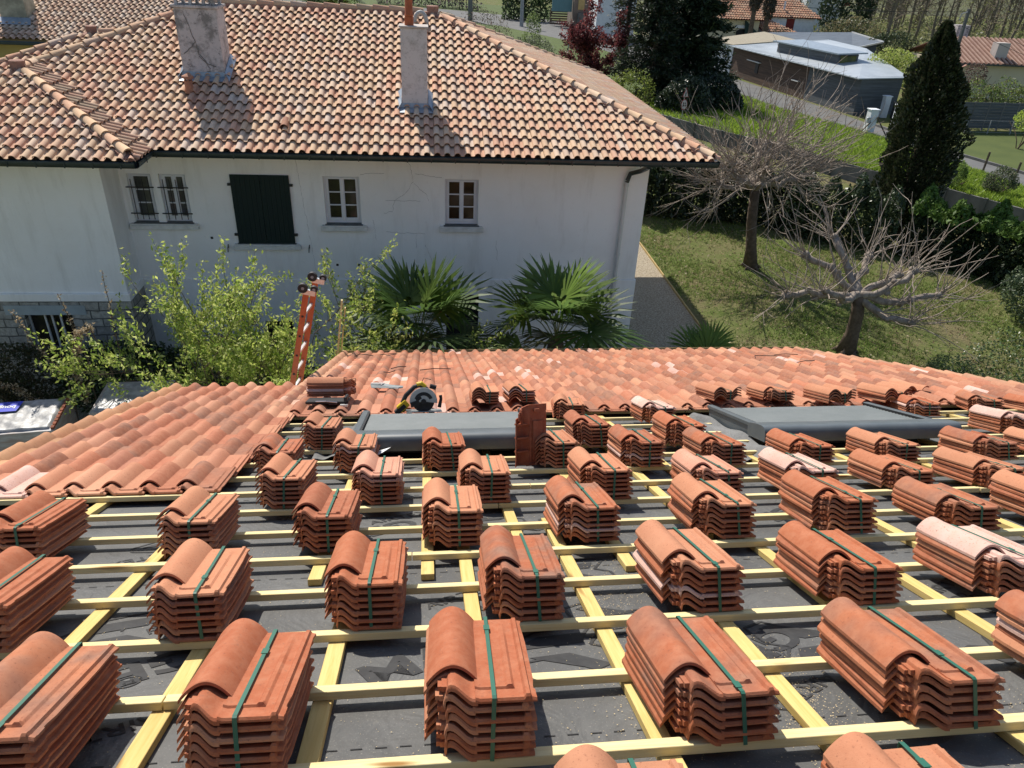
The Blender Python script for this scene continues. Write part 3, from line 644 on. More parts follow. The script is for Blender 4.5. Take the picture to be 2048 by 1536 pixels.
# ------------------------------------------------------------------ the white house
WH = empty("white_house", "large white rendered house with weathered tile hip roofs and two chimneys facing the roof", "house", (-2, 22, 0))
WO = Vector((-2, 22, 0)); WI = Matrix.Translation(-WO)
def wb(mb, name, mat, parent=None, **k):
    mb.v = [tuple(Vector(v)-WO) for v in mb.v]; return mb.build(name, mat, parent or WH, **k)
EZ = CAM_H-3.84; TS = .368; CS = math.cos(math.atan(TS)); RISE = math.atan(TS)
OLD = [(.60,.39,.26),(.57,.33,.23),(.53,.40,.31),(.62,.44,.29),(.54,.29,.195),(.58,.36,.24),(.61,.47,.35),(.56,.39,.25)]
def oldc():
    c = np.array(random.choice(OLD))*random.uniform(.93,1.06); c = c*.72+np.array((.6,.4,.275))*.28; c = c*1.05
    if random.random() < .04: c = np.array((.61,.48,.39))
    return (*c, 1)
def canal_tile(pw, L, r=.064, N=8, lip=.014):
    P = [(r-r*math.cos(math.pi*i/(N-1)), r*1.0*math.sin(math.pi*i/(N-1))) for i in range(N)]+[(r*2+.02,-.012),(pw-.03,-.014),(pw,-.004)]
    V = []; n = len(P)
    for y in (0, L*.5, L): V += [(x, y, z) for x, z in P]
    V += [(x, L-.004, z-lip) for x, z in P]
    return np.array(V), [(q*n+i, q*n+i+1, (q+1)*n+i+1, (q+1)*n+i) for q in range(3) for i in range(n-1)]
def roof_face(name, O, ux, up, length, height, clips, mat, parent, origin, pw=.213, row=.362, cols=None, flatbase=True, over=.04):
    """field of canal tiles on a face: O eave corner, ux along the eave, up up the slope; clips keep (p-q).n>=0 in (a,b)"""
    O, ux, up = Vector(O), Vector(ux).normalized(), Vector(up).normalized(); nz = ux.cross(up).normalized()
    V0, F0 = canal_tile(pw, row+.07); V0[:,2] += V0[:,1]*.145
    keepV = []; keepF = []; T = []; n = 0; bmx = bmesh.new(); lay = bmx.faces.layers.float_color.new("tint")
    cl = [(np.array(q), np.array(nn)/np.linalg.norm(nn)) for q, nn in clips]
    rows = int(height/row)+1; ncol = int(length/pw)+1
    for j in range(rows):
        for i in range(ncol):
            a0 = i*pw+random.uniform(-.006,.006); b0 = (j+1)*row-over+random.uniform(-.006,.006)
            P = V0.copy(); P[:,0] += a0; P[:,1] = b0-P[:,1]     # (a, b, z)
            P[:,2] += .02
            dd = [((P[:,:2]-q)@nn) for q, nn in cl]
            if any(d.max() < 0 for d in dd): continue
            c = (cols or oldc)()
            if all(d.min() >= 0 for d in dd):
                keepV.append(P); keepF += [tuple(k+n for k in f) for f in F0]; T += [c]*len(F0); n += len(P)
            else:
                vs = [bmx.verts.new(p) for p in P]
                for f in F0: g = bmx.faces.new([vs[k] for k in f]); g[lay] = c
    if len(bmx.faces):
        for q, nn in cl:
            bmesh.ops.bisect_plane(bmx, geom=bmx.verts[:]+bmx.edges[:]+bmx.faces[:], plane_co=(q[0],q[1],0), plane_no=(nn[0],nn[1],0), clear_inner=True)
        bmx.verts.index_update(); keepV.append(np.array([v.co[:] for v in bmx.verts]).reshape(-1,3))
        for f in bmx.faces: keepF.append(tuple(v.index+n for v in f.verts)); T.append(tuple(f[lay]))
    bmx.free()
    A = np.concatenate(keepV); W = np.array(O)+A[:,:1]*np.array(ux)+A[:,1:2]*np.array(up)+A[:,2:]*np.array(nz)-np.array(origin)
    return link(name, np_mesh(name, W, keepF, np.array(T), sharp=40), mat, parent)
def ridge_tiles(m_or, P0, P1, r=.1, L=.4, out=None, cols=None):
    """tapered half-round cover tiles from P0 (low) to P1 (high)"""
    P0, P1 = Vector(P0), Vector(P1); d = (P1-P0); n = max(1, int(d.length/L)); d = d.normalized(); s_ = d.cross(Vector((0,0,1))).normalized(); u = s_.cross(d); N = 9
    V, Fq, T = m_or
    for i in range(n):
        a = P0+d*(i*L-.03); b = P0+d*((i+1)*L+.03); base = len(V)
        for p, rr, dz in ((a, r*1.12, .02), (b, r*.9, 0)):
            for k in range(N):
                t = math.pi*(k/(N-1))*1.1-.05*math.pi; V.append(p-s_*rr*math.cos(t)+u*(rr*math.sin(t)*.95+dz))
        for k in range(N):
            t = math.pi*(k/(N-1))*1.1-.05*math.pi; V.append(a+d*.004-s_*(r*.98)*math.cos(t)+u*((r*.98)*math.sin(t)*.9+.004))
        c = (cols or oldc)(); c = (c[0]*.9, c[1]*.88, c[2]*.85, 1)
        for k in range(N-1):
            Fq.append((base+k, base+k+1, base+N+k+1, base+N+k)); T.append(c); Fq.append((base+k, base+k+1, base+2*N+k+1, base+2*N+k)); T.append(c)
    return m_or
XR, YF, YB = 6.35, 16.0, 28.14; HW = 6.07; RL_, RR = -5.45, .28; RZ = EZ+HW*TS
nrm = lambda v: Vector(v).normalized()
upF, upR, upL, upB = nrm((0,1,TS)), nrm((-1,0,TS)), nrm((1,0,TS)), nrm((0,-1,TS))
# main front face, a measured from x=-11.5


def clip_line(p, q):   # points (a, plan distance) -> (a, slope distance); keep the left side of p->q
    p = (p[0], p[1]/CS); q = (q[0], q[1]/CS); d = (q[0]-p[0], q[1]-p[1]); return (p, (-d[1], d[0]))
A0 = -11.5
roof_face("roof_tiles", (A0,YF,EZ), (1,0,0), upF, XR-A0, HW/CS, [clip_line((XR-A0,0),(RR-A0,HW)), clip_line((-8.6-A0,3.0),(-5.6-A0,0)), clip_line((RL_-A0,HW),(-8.6-A0,2.9)), ((0,HW/CS-.02),(0,-1))], M_OLD, WH, WO)
roof_face("roof_tiles", (XR,YF,EZ), (0,1,0), upR, 2*HW, HW/CS, [clip_line((2*HW,0),(HW,HW)), clip_line((HW,HW),(0,0))], M_OLD, WH, WO)
WX0, WX1, WY = -11.55, -5.55, 15.07; WHW = 3.0
roof_face("roof_tiles", (WX0,WY,EZ), (1,0,0), upF, 6.0, WHW/CS, [clip_line((6.0,0),(3.0,3.0)), clip_line((3.0,3.0),(0,0))], M_OLD, WH, WO)
roof_face("roof_tiles", (WX1,WY,EZ), (0,1,0), upR, 4.2, WHW/CS, [clip_line((.93,0),(3.93,3.0)), clip_line((3.0,3.0),(0,0)), ((0,WHW/CS),(0,-1))], M_OLD, WH, WO, cols=lambda: (.42*random.uniform(.85,1.1),.27,.19,1))
roof_face("roof_tiles", (-12.7,22.1,EZ), (1,0,0), upF, 6.6, 3.05/CS, [clip_line((3.05,3.05),(0,0)), ((0,3.05/CS),(0,-1))], M_OLD, WH, WO)
# boarding right under the tiles, and the faces nobody sees from the front
mb = MB(); e_ = -.035
def plane(*pts): mb.quad(*[(x,y,z+e_) for x,y,z in pts])
AP = (RR, YF+HW, RZ); AL = (RL_, YF+HW, RZ)
plane((-5.6,YF,EZ),(XR,YF,EZ),AP,AL,(-8.6,19.0,EZ+3*TS)); plane((XR,YF,EZ),(XR,YB,EZ),AP); plane((XR,YB,EZ),(A0,YB,EZ),AL,AP); plane((A0,YB,EZ),(A0,YF,EZ),(-8.6,19.0,EZ+3*TS),AL)
plane((WX0,WY,EZ),(WX1,WY,EZ),(-8.55,WY+3,EZ+3*TS)); plane((WX1,WY,EZ),(-5.6,YF,EZ),(-8.6,19.0,EZ+3*TS),(-8.55,WY+3,EZ+3*TS)); plane((WX0,20,EZ),(WX0,WY,EZ),(-8.55,WY+3,EZ+3*TS),(-8.6,19.0,EZ+3*TS))
plane((-12.7,22.1,EZ),(-6.1,22.1,EZ),(-6.1,25.15,EZ+3.05*TS),(-9.64,25.15,EZ+3.05*TS)); plane((-6.1,YB,EZ),(-12.7,YB,EZ),(-9.64,25.15,EZ+3.05*TS),(-6.1,25.15,EZ+3.05*TS)); plane((-12.7,YB,EZ),(-12.7,22.1,EZ),(-9.64,25.15,EZ+3.05*TS))
wb(mb, "roof_boarding", speck("roof_boarding", (.2,.12,.08), (.14,.085,.06), 3, .95))
mb = MB()   # soffit
mb.quad((-5.6,YF,EZ-.06),(XR,YF,EZ-.06),(XR,YB,EZ-.06),(A0,YB,EZ-.06),(A0,YF,EZ-.06)); mb.quad((WX0,WY,EZ-.065),(WX1,WY,EZ-.065),(-5.6,YF,EZ-.065),(A0,YF,EZ-.065)); wb(mb, "soffit", M_PIPE)
e2 = Vector((0,0,.06))
for p0, p1, L_ in (((XR-.05,YF+.05,EZ+.02),AP,.4),(AL,AP,.42),((-8.6,18.95,EZ+2.95*TS),AL,.4),((WX1-.1,WY+.1,EZ+.05),(-8.5,WY+2.95,EZ+2.95*TS),.4),((WX0,WY,EZ),(-8.6,WY+2.95,EZ+2.95*TS),.4),((-8.55,18.1,EZ+3*TS),(-8.6,19.0,EZ+3*TS),.4),
                   ((XR,YB,EZ),AP,.45),((-12.7,22.1,EZ),(-9.7,25.1,EZ+3.02*TS),.4),((-6.2,25.15,EZ+3.05*TS),(-9.6,25.15,EZ+3.051*TS),.4)):
    R = ridge_tiles(([], [], []), Vector(p0)+e2, Vector(p1)+e2, L=L_)
    link("ridge_tiles", np_mesh("ridge_tiles", [tuple(v-WO) for v in R[0]], R[1], np.array(R[2]), smooth=True), M_OLD, WH)
M_MORT = speck("pink_mortar", (.36,.2,.15), (.26,.15,.11), 12, .95, bump=.02)
mb = MB()  # bedding mortar along hips
for a, b in (((XR,YF,EZ),AP),((WX1,WY,EZ),(-8.55,WY+3,EZ+3*TS)),((-8.6,19,EZ+3*TS),AL),(AL,AP),((-12.7,22.1,EZ),(-9.64,25.15,EZ+3.05*TS))): mb.beam(Vector(a)+Vector((0,0,.03)), Vector(b)+Vector((0,0,.03)), .27, .07)
wb(mb, "ridge_mortar", M_MORT)
for c in ((-8.6,18.1,EZ+3*TS+.1),(-9.64,25.15,EZ+3.05*TS+.1),(RR,YF+HW,RZ+.1)):
    mb = MB(); x,y,z = c; mb.tube([(x,y,z-.12),(x,y,z+.02),(x,y,z+.1),(x,y,z+.11)], [.14,.16,.17,.15], 6); wb(mb, "ridge_cap", M_MORT, sharp=30)
# valley gutter and eave gutters
mb = MB(); a, b = Vector((-5.6,YF,EZ-.02)), Vector((-8.6,19.0,EZ+3*TS-.02)); s_ = Vector((.1,.1,0)); mb.quad(a-s_+Vector((0,0,.03)), a+s_+Vector((0,0,.03)), b+s_+Vector((0,0,.03)), b-s_+Vector((0,0,.03))); wb(mb, "valley_gutter", M_GUT)
mb = MB()
for i in range(16):
    t = (i+.3)/16; c = a.lerp(b, t); mb.obox(c+Vector((-.13,-.02,.075)), (-.07,.07,.03*TS), (.022,.022,0), (0,0,.012))
wb(mb, "valley_mortar", M_WHITE)
def gutter(pts, name="gutter"):
    mb = MB(); P = [(-.065,.045),(-.07,.03),(-.06,-.03),(-.03,-.065),(.02,-.07),(.06,-.045),(.07,.0),(.07,.05)]
    for a, b in zip(pts[:-1], pts[1:]):
        a, b = Vector(a), Vector(b); d = (b-a).normalized(); o_ = d.cross(Vector((0,0,1))); base = len(mb.v)
        mb.add([p+o_*(-x)+Vector((0,0,z)) for p in (a,b) for x, z in P], [(i,i+1,len(P)+i+1,len(P)+i) for i in range(len(P)-1)])
        mb.tube([a+o_*.07+Vector((0,0,.05)), b+o_*.07+Vector((0,0,.05))], .012, 6)
        n = int((b-a).length/.5)
        for i in range(n): c = a.lerp(b, (i+.5)/n); mb.obox(c+o_*.075+Vector((0,0,-.01)), d*.012, o_*.006, (0,0,.055))
    return wb(mb, name, M_GUT, sharp=40)
GZ = EZ-.06
gutter([(-5.62,YF-.06,GZ),(XR+.08,YF-.06,GZ)]); gutter([(WX0,WY-.06,GZ),(WX1+.06,WY-.06,GZ),(-5.5,YF-.1,GZ)]); gutter([(XR+.06,YF-.06,GZ),(XR+.06,YB,GZ)])
# walls with openings
def wall_holes(mb, x0, x1, z0, z1, y, holes, depth=.2):
    xs = sorted({x0,x1,*[h[0] for h in holes],*[h[1] for h in holes]}); zs = sorted({z0,z1,*[h[2] for h in holes],*[h[3] for h in holes]})
    for xa, xb in zip(xs[:-1], xs[1:]):
        for za, zb in zip(zs[:-1], zs[1:]):
            cxx, czz = (xa+xb)/2, (za+zb)/2
            if not any(h[0] < cxx < h[1] and h[2] < czz < h[3] for h in holes): mb.quad((xa,y,za),(xb,y,za),(xb,y,zb),(xa,y,zb))
    for a,b,c,d in holes:
        mb.quad((a,y,c),(a,y+depth,c),(a,y+depth,d),(a,y,d)); mb.quad((b,y,c),(b,y,d),(b,y+depth,d),(b,y+depth,c)); mb.quad((a,y,d),(a,y+depth,d),(b,y+depth,d),(b,y,d)); mb.quad((a,y,c),(b,y,c),(b,y+depth,c),(a,y+depth,c))
FY, WYW = 17.09, 16.16; XC, XW = 5.26, -6.65; PLZ = 2.42
W1 = (-2.28,-1.47,3.77,4.89); W2 = (.47,1.25,3.77,4.87); W3 = (-6.50,-5.99,3.77,4.88); W4 = (-5.83,-5.26,3.77,4.88)
SH = (-4.30,-3.02,3.30,4.90); DR = (.50,1.32,.0,2.0); GW = (-3.95,-3.28,.6,1.3); GV = (-4.9,-4.6,1.5,2.0)
mb = MB(); wall_holes(mb, XW, XC, PLZ, EZ-.06, FY, [W1,W2,W3,W4,(SH[0]+.05,SH[1]-.05,SH[2],SH[3]-.05)])
mb.quad((XC,FY,PLZ),(XC,27.0,PLZ),(XC,27.0,EZ-.06),(XC,FY,EZ-.06)); mb.quad((XC,27.0,0),(-11.6,27.0,0),(-11.6,27.0,EZ-.06),(XC,27.0,EZ-.06))
mb.quad((XW,WYW,PLZ),(XW,FY,PLZ),(XW,FY,EZ-.06),(XW,WYW,EZ-.06))
wall_holes(mb, -10.45, XW, 2.42, EZ-.06, WYW, []); mb.quad((-10.45,27,0),(-10.45,WYW,0),(-10.45,WYW,EZ-.06),(-10.45,27,EZ-.06))
wb(mb, "upper_wall", M_WALL)
mb = MB(); wall_holes(mb, XW, XC+.03, 0, PLZ-.02, FY-.03, [DR,GW,GV]); mb.quad((XC+.03,FY-.03,0),(XC+.03,27.03,0),(XC+.03,27.03,PLZ-.02),(XC+.03,FY-.03,PLZ-.02))
mb.quad((XW,FY-.03,PLZ-.02),(XC+.03,FY-.03,PLZ-.02),(XC+.03,FY+.01,PLZ),(XW,FY+.01,PLZ)); mb.quad((XC+.03,FY-.03,PLZ-.02),(XC+.03,27,PLZ-.02),(XC-.01,27,PLZ),(XC-.01,FY,PLZ)); wb(mb, "plinth_wall", M_WALL)
mb = MB(); LW = (-8.95,-7.95,1.05,1.93); wall_holes(mb, -10.5, XW+.03, 0, 2.26, WYW-.04, [LW]); mb.quad((XW+.03,WYW-.04,0),(XW+.03,FY,0),(XW+.03,FY,2.26),(XW+.03,WYW-.04,2.26)); wb(mb, "stone_plinth", M_STONE)
mb = MB(); mb.box(-10.5,XW+.05,WYW-.06,WYW+.01,2.262,2.44); mb.box(XW-.02,XW+.05,WYW+.012,FY-.035,2.262,2.44); wb(mb, "string_course", M_WALL, bevel=.006)
mb = MB(); mb.box(-9.33,-7.62,WYW-.052,WYW-.03,1.932,2.16); wb(mb, "lintel", speck("blue_grey_lintel", (.36,.41,.42), (.3,.34,.35), 3, .8))
mb = MB(); mb.box(LW[0],LW[1],WYW+.14,WYW+.15,LW[2],LW[3]); f_ = wb(mb, "cellar_window", M_GLASS)
mb = MB()
for x in (-8.93,-8.6,-8.45,-8.27,-7.98): mb.box(x-.02,x+.02,WYW+.1,WYW+.138,LW[2],LW[3])
mb.v = [tuple(Vector(v)-WO) for v in mb.v]; mb.build("window_frame", M_PIPE, f_)
def window(o, glass, leaves=2, rows=3, bars=False, curtain=False):
    x0,x1,z0,z1 = o; y = FY+.12; fr = MB(); t = .05
    fr.box(x0,x0+t,y,y+.05,z0,z1); fr.box(x1-t,x1,y,y+.05,z0,z1); fr.box(x0+t,x1-t,y,y+.05,z1-t,z1); fr.box(x0+t,x1-t,y,y+.05,z0,z0+.07)
    wd = (x1-x0-2*t)/leaves
    for i in range(leaves):
        a = x0+t+i*wd; b = a+wd; s_ = .05
        fr.box(a+.001,a+s_,y-.012,y+.04,z0+.072,z1-t-.002); fr.box(b-s_,b-.001,y-.012,y+.04,z0+.072,z1-t-.002); fr.box(a+s_,b-s_,y-.012,y+.04,z0+.072,z0+.13); fr.box(a+s_,b-s_,y-.012,y+.04,z1-t-.04,z1-t-.002)
        for k in range(1, rows): zz = z0+.13+(z1-z0-.13-t-.04)*k/rows; fr.box(a+s_,b-s_,y-.005,y+.03,zz-.012,zz+.012)
    if leaves == 2: fr.box((x0+x1)/2-.035,(x0+x1)/2+.035,y-.028,y-.013,z0+.08,z1-t-.01)
    f_ = wb(fr, "window", M_PVC)
    g = MB(); g.box(x0+t,x1-t,y+.022,y+.026,z0+.07,z1-t); g.v = [tuple(Vector(v)-WO) for v in g.v]; g.build("pane", glass, f_)
    if bars:
        b_ = MB(); yy = FY-.02
        for k in range(4): x = x0+(x1-x0)*(k+.6)/4.2; b_.tube([(x,yy,z0+.08),(x,yy,z1-.12)], .009, 5)
        for z in (z0+.22,z1-.3): b_.box(x0-.05,x1+.03,yy-.006,yy+.006,z-.012,z+.012)
        b_.v = [tuple(Vector(v)-WO) for v in b_.v]; b_.build("window_bars", M_IRON, f_)
    return f_
window(W1, M_GLASS); window(W2, M_GLASS2); window(W3, M_ROOM, 1, 3, True); window(W4, M_ROOM, 2, 3, True)
for x0, x1 in ((-2.40,-1.34),(.34,1.38),(-6.62,-5.13),(-4.42,-2.90)):
    z = 3.77 if x0 > -4 or x0 < -5 else 3.30
    mb = MB(); mb.box(x0,x1,FY-.11,FY-.001,z-.13,z-.035); mb.box(x0+.02,x1-.02,FY-.1,FY+.10,z-.0345,z-.002); f_ = wb(mb, "sill", M_SILL, bevel=.006)
    mb = MB(); mb.box(x0+.1,x1-.1,FY-.08,FY+.115,z-.0015,z+.012); mb.v = [tuple(Vector(v)-WO) for v in mb.v]; mb.build("sill_top", M_SILLT, f_)
for i in range(2):
    a = SH[0]+i*.642; mb = MB()
    for k in range(6): mb.box(a+k*.106,a+k*.106+.103,FY-.05,FY-.02,SH[2],SH[3])
    for z in (SH[2]+.25,SH[3]-.25): mb.box(a+.02,a+.61,FY-.019,FY+.0,z-.05,z+.05)
    s_ = wb(mb, "shutter", M_SHUT)
    mb = MB()
    for z in (SH[2]+.22,SH[3]-.22): x = SH[0]-.04 if i == 0 else SH[1]+.02; mb.box(x-.03,x+.05,FY-.06,FY-.001,z-.025,z+.025)
    mb.v = [tuple(Vector(v)-WO) for v in mb.v]; mb.build("hinge", M_IRON, s_)
mb = MB()
for x in (-4.56,-2.72): mb.tube([(x,FY-.001,3.2),(x,FY-.06,3.2),(x+.02,FY-.07,3.29)], .014, 5); mb.tube([(x,FY-.07,3.22),(x-.01,FY-.07,3.1)], .012, 5)
wb(mb, "shutter_catch", M_IRON)
mb = MB(); mb.box(DR[0],DR[1],FY+.1,FY+.14,0,DR[3]); wb(mb, "cellar_door", M_DARK)
mb = MB(); mb.box(GW[0],GW[1],FY+.12,FY+.14,GW[2],GW[3]); wb(mb, "cellar_opening", M_DARK); mb = MB(); mb.box(GV[0],GV[1],FY+.12,FY+.14,GV[2],GV[3]); wb(mb, "cellar_opening", M_DARK)
for x, z in ((-2.36,2.76),(-2.1,2.77),(-1.59,2.77),(-1.58,2.6),(-4.9,3.42)): mb = MB(); mb.box(x-.028,x+.028,FY-.003,FY+.002,z-.028,z+.028); wb(mb, "vent_hole", M_DARK)
# cracks in the render: fine dark polylines standing a millimetre proud
mb = MB()
def crack(pts, wv=.006, y=FY-.0012):
    P = []
    for (xa,za),(xb,zb) in zip(pts[:-1], pts[1:]):
        n = max(2, int(math.hypot(xb-xa,zb-za)/.06))
        for i in range(n): t = i/n; P.append((xa+(xb-xa)*t+random.uniform(-.014,.014), za+(zb-za)*t+random.uniform(-.014,.014)))
    P.append(pts[-1])
    for (xa,za),(xb,zb) in zip(P[:-1], P[1:]):
        d = math.hypot(xb-xa,zb-za) or 1; nx, nz_ = -(zb-za)/d*wv*random.uniform(.3,1)/2, (xb-xa)/d*wv/2; mb.quad((xa-nx,y,za-nz_),(xb-nx,y,zb-nz_),(xb+nx,y,zb+nz_),(xa+nx,y,za+nz_))
for p in ([(-.45,5.5),(-.3,5.1),(-.25,4.8),(-.45,4.5),(-.7,4.35),(-.75,4.1),(-.95,4.05)],[(-.25,4.75),(.05,4.5),(.1,4.35)],[(-1.45,4.95),(-.9,4.98)],[(-.2,4.98),(.4,4.9)],[(-.9,3.6),(.0,3.56)],[(-.2,3.55),(-.22,3.2)],[(-.9,3.3),(-.85,3.0),(-.6,2.7)],[(-1.2,3.9),(-1.15,3.4)],[(0,3.3),(.15,2.9),(.2,2.5)],[(1.7,3.4),(1.75,2.9)],[(-2.86,5.5),(-2.8,4.8),(-2.75,4.2),(-2.6,2.5)],[(-.9,4.35),(-.1,4.35)]): crack(p, .0055)
for p in ([(-5.15,7.95),(-5.0,7.4),(-4.95,7.1),(-4.75,6.85)],[(-5.0,7.4),(-5.2,7.2),(-5.28,7.15)],[(-4.95,7.15),(-4.8,6.95),(-4.62,6.9)],[(-5.0,6.75),(-4.8,6.8),(-4.6,6.75)]): crack(p, .02, 18.608)
wb(mb, "wall_crack", M_CRACK)
# downpipe
mb = MB(); mb.tube([(4.98,16.25,5.45),(5.0,16.5,5.35),(4.98,16.85,5.2),(4.78,16.98,5.1),(4.72,16.99,4.9)], .055, 10); wb(mb, "downpipe_elbow", M_GUT, sharp=50)
mb = MB(); mb.tube([(4.72,16.99,4.95),(4.72,16.99,.1)], .05, 10)
for z in (4.8,3.1,2.35): mb.tube([(4.72,16.99,z),(4.72,16.99,z+.05)], .06, 10)
wb(mb, "downpipe", M_PIPE, sharp=50)
# chimneys
def chims():
    m = Mat("stained_white_plaster", (.6, .57, .55), .95, .1); m.mix(m.ramp(m.noise(4.5, 6, .75), .48, .66, 0, .75), (.33, .31, .285)); m.mix(m.ramp(m.noise(14, 5, .8), .58, .7, 0, .7), (.16, .155, .14)); m.bump(m.noise(45, 5), .008, .6); return m.done()
M_CHIMS = chims()
def chimney(x0, x1, y0, y1, zb, zt, mat):
    mb = MB(); d = .012
    mb.box(x0,x1,y0,y1,zb-.9,zt); return wb(mb, "chimney", mat, bevel=.012)
RZ_ = lambda y: EZ+(y-YF)*TS
c1 = chimney(-.47,.10,17.62,18.15,RZ_(17.62),CAM_H-1.56,M_CHIMS)
c2_ = chimney(-5.36,-4.46,18.62,19.35,RZ_(18.62),CAM_H-1.43,M_CHIM)
def sub(mb, name, mat, par, **k): mb.v = [tuple(Vector(v)-WO) for v in mb.v]; return mb.build(name, mat, par, **k)
def flashing(par, x0, x1, y0, y1):
    mb = MB(); zf = RZ_(y0)
    mb.quad((x0-.02,y0-.012,zf+.16),(x1+.02,y0-.012,zf+.16),(x1+.05,y0-.03,zf+.07),(x0-.05,y0-.03,zf+.07)); mb.quad((x0-.05,y0-.03,zf+.07),(x1+.05,y0-.03,zf+.07),(x1+.13,y0-.24,RZ_(y0-.24)+.085),(x0-.13,y0-.24,RZ_(y0-.24)+.085))
    for s_, x in ((-1,x0),(1,x1)):
        mb.quad((x+.012*s_,y0-.02,zf+.17),(x+.012*s_,y1,RZ_(y1)+.2),(x+.13*s_,y1,RZ_(y1)+.09),(x+.13*s_,y0-.24,RZ_(y0-.24)+.088))
    sub(mb, "flashing", M_ZINC, par)
flashing(c1,-.47,.10,17.62,18.15); flashing(c2_,-5.36,-4.46,18.62,19.35)
zt = CAM_H-1.56
mb = MB(); mb.box(-.50,.13,17.59,18.18,zt+.001,zt+.035); sub(mb, "chimney_cap", M_CHIM2, c1, bevel=.006)
mb = MB(); mb.tube([(-.28,17.82,zt+.036),(-.28,17.82,zt+.2)], .1, 12); mb.tube([(-.28,17.82,zt+.201),(-.28,17.82,zt+.24),(-.28,17.82,zt+.26),(-.28,17.82,zt+.9)], [.085,.1,.085,.085], 12); sub(mb, "flue_pot", speck("flue_clay", (.45,.13,.055), (.33,.09,.04), 8, .8), c1, sharp=40)
zt = CAM_H-1.43
mb = MB(); mb.box(-5.40,-4.42,18.58,19.39,zt+.001,zt+.06); sub(mb, "chimney_cap", M_CHIM, c2_, bevel=.01)
mb = MB()
for x in (-5.3,-5.0,-4.72,-4.52): mb.box(x-.03,x+.03,18.66,18.74,zt+.061,zt+.26); mb.box(x-.03,x+.03,19.22,19.3,zt+.061,zt+.26)
sub(mb, "cap_brick", M_CHIM, c2_)
mb = MB(); mb.box(-5.42,-4.40,18.56,19.4,zt+.262,zt+.33); sub(mb, "cap_slab", M_ZINC, c2_, bevel=.01)
# small roof fittings
def rp(x, y, dz=0): return Vector((x, y, RZ_(y)+dz))
mb = MB(); p = rp(-5.10,17.95,.05); mb.tube([p, p+Vector((0,0,.26))], .085, 10); mb.tube([p+Vector((0,0,.31)), p+Vector((0,0,.36)), p+Vector((0,0,.40))], [.13,.12,.03], 10)
for k in range(5): a = k*1.257; q_ = p+Vector((.075*math.cos(a),.075*math.sin(a),.26)); mb.tube([q_, q_+Vector((0,0,.06))], .014, 4)
wb(mb, "roof_vent", speck("vent_clay", (.42,.2,.12), (.3,.14,.09), 9, .85), sharp=40)
mb = MB(); p = rp(-2.93,16.75,.08); mb.tube([p+Vector((0,-.12,0)), p+Vector((0,.25,.1))], [.085,.07], 10, cap=False); wb(mb, "vent_tile", speck("vent_clay_dark", (.4,.2,.12), (.3,.14,.09), 9, .85), sharp=40)
mb = MB(); p = Vector((-.02,21.4,RZ_(21.4)+.05)); mb.tube([p+Vector((.16*math.cos(t)-.02,0,.26*math.sin(t)*1.1)) for t in [math.pi*k/8 for k in range(9)]], .055, 8); wb(mb, "vent_pipe", speck("grey_vent_pipe", (.42,.42,.4), (.33,.33,.32), 6, .5), sharp=50)

# ------------------------------------------------------------------ neighbour house behind, top left
NH = empty("neighbour_house", "ochre house with a pale tiled roof and chimney behind the white house at upper left", "house", (-18, 34, 0)); NO = Vector((-18, 34, 0))
NEZ = CAM_H-3.55
def nb(mb, name, mat, par=None, **k): mb.v = [tuple(Vector(v)-NO) for v in mb.v]; return mb.build(name, mat, par or NH, **k)
PALE = [(.56,.42,.31),(.52,.36,.26),(.58,.46,.36),(.5,.34,.24)]
roof_face("roof_tiles", (-30,30.0,NEZ), (1,0,0), upF, 22.4, 8.2, [((0,0),(0,1))], M_OLD, NH, NO, pw=.215, row=.37, cols=lambda: (*(np.array(random.choice(PALE))*random.uniform(.9,1.1)),1))
mb = MB(); mb.quad((-30,30,NEZ-.03),(-7.6,30,NEZ-.03),(-7.6,37.7,NEZ+7.7*TS-.03),(-30,37.7,NEZ+7.7*TS-.03)); mb.quad((-7.6,37.71,NEZ+7.7*TS-.03),(-30,37.71,NEZ+7.7*TS-.03),(-30,45.4,NEZ-.03),(-7.6,45.4,NEZ-.03)); nb(mb, "roof_boarding", M_BOARD)
mb = MB(); mb.box(-29.5,-8.1,30.7,45,0,NEZ-.05); mb.prism([(-8.1,30.7,NEZ-.049),(-8.1,45,NEZ-.049),(-8.1,37.7,NEZ+2.6)], (-.2,0,0)); nb(mb, "wall", M_OCHRE)
mb = MB(); mb.box(-30,-7.6,29.9,30.02,NEZ-.14,NEZ-.02); nb(mb, "gutter", M_GUT, bevel=.02)
mb = MB(); y0 = 31.2; mb.box(-14.95,-14.05,y0,y0+.8,NEZ,NEZ+2.4); c3 = nb(mb, "chimney", speck("mossy_plaster", (.42,.4,.3), (.25,.24,.18), 3, .95), bevel=.01)
mb = MB(); mb.quad((-15.05,y0-.02,NEZ+.62),(-13.95,y0-.02,NEZ+.62),(-13.85,y0-.35,NEZ+.42),(-15.15,y0-.35,NEZ+.42)); mb.v = [tuple(Vector(v)-NO) for v in mb.v]; mb.build("flashing", M_ZINC, c3)
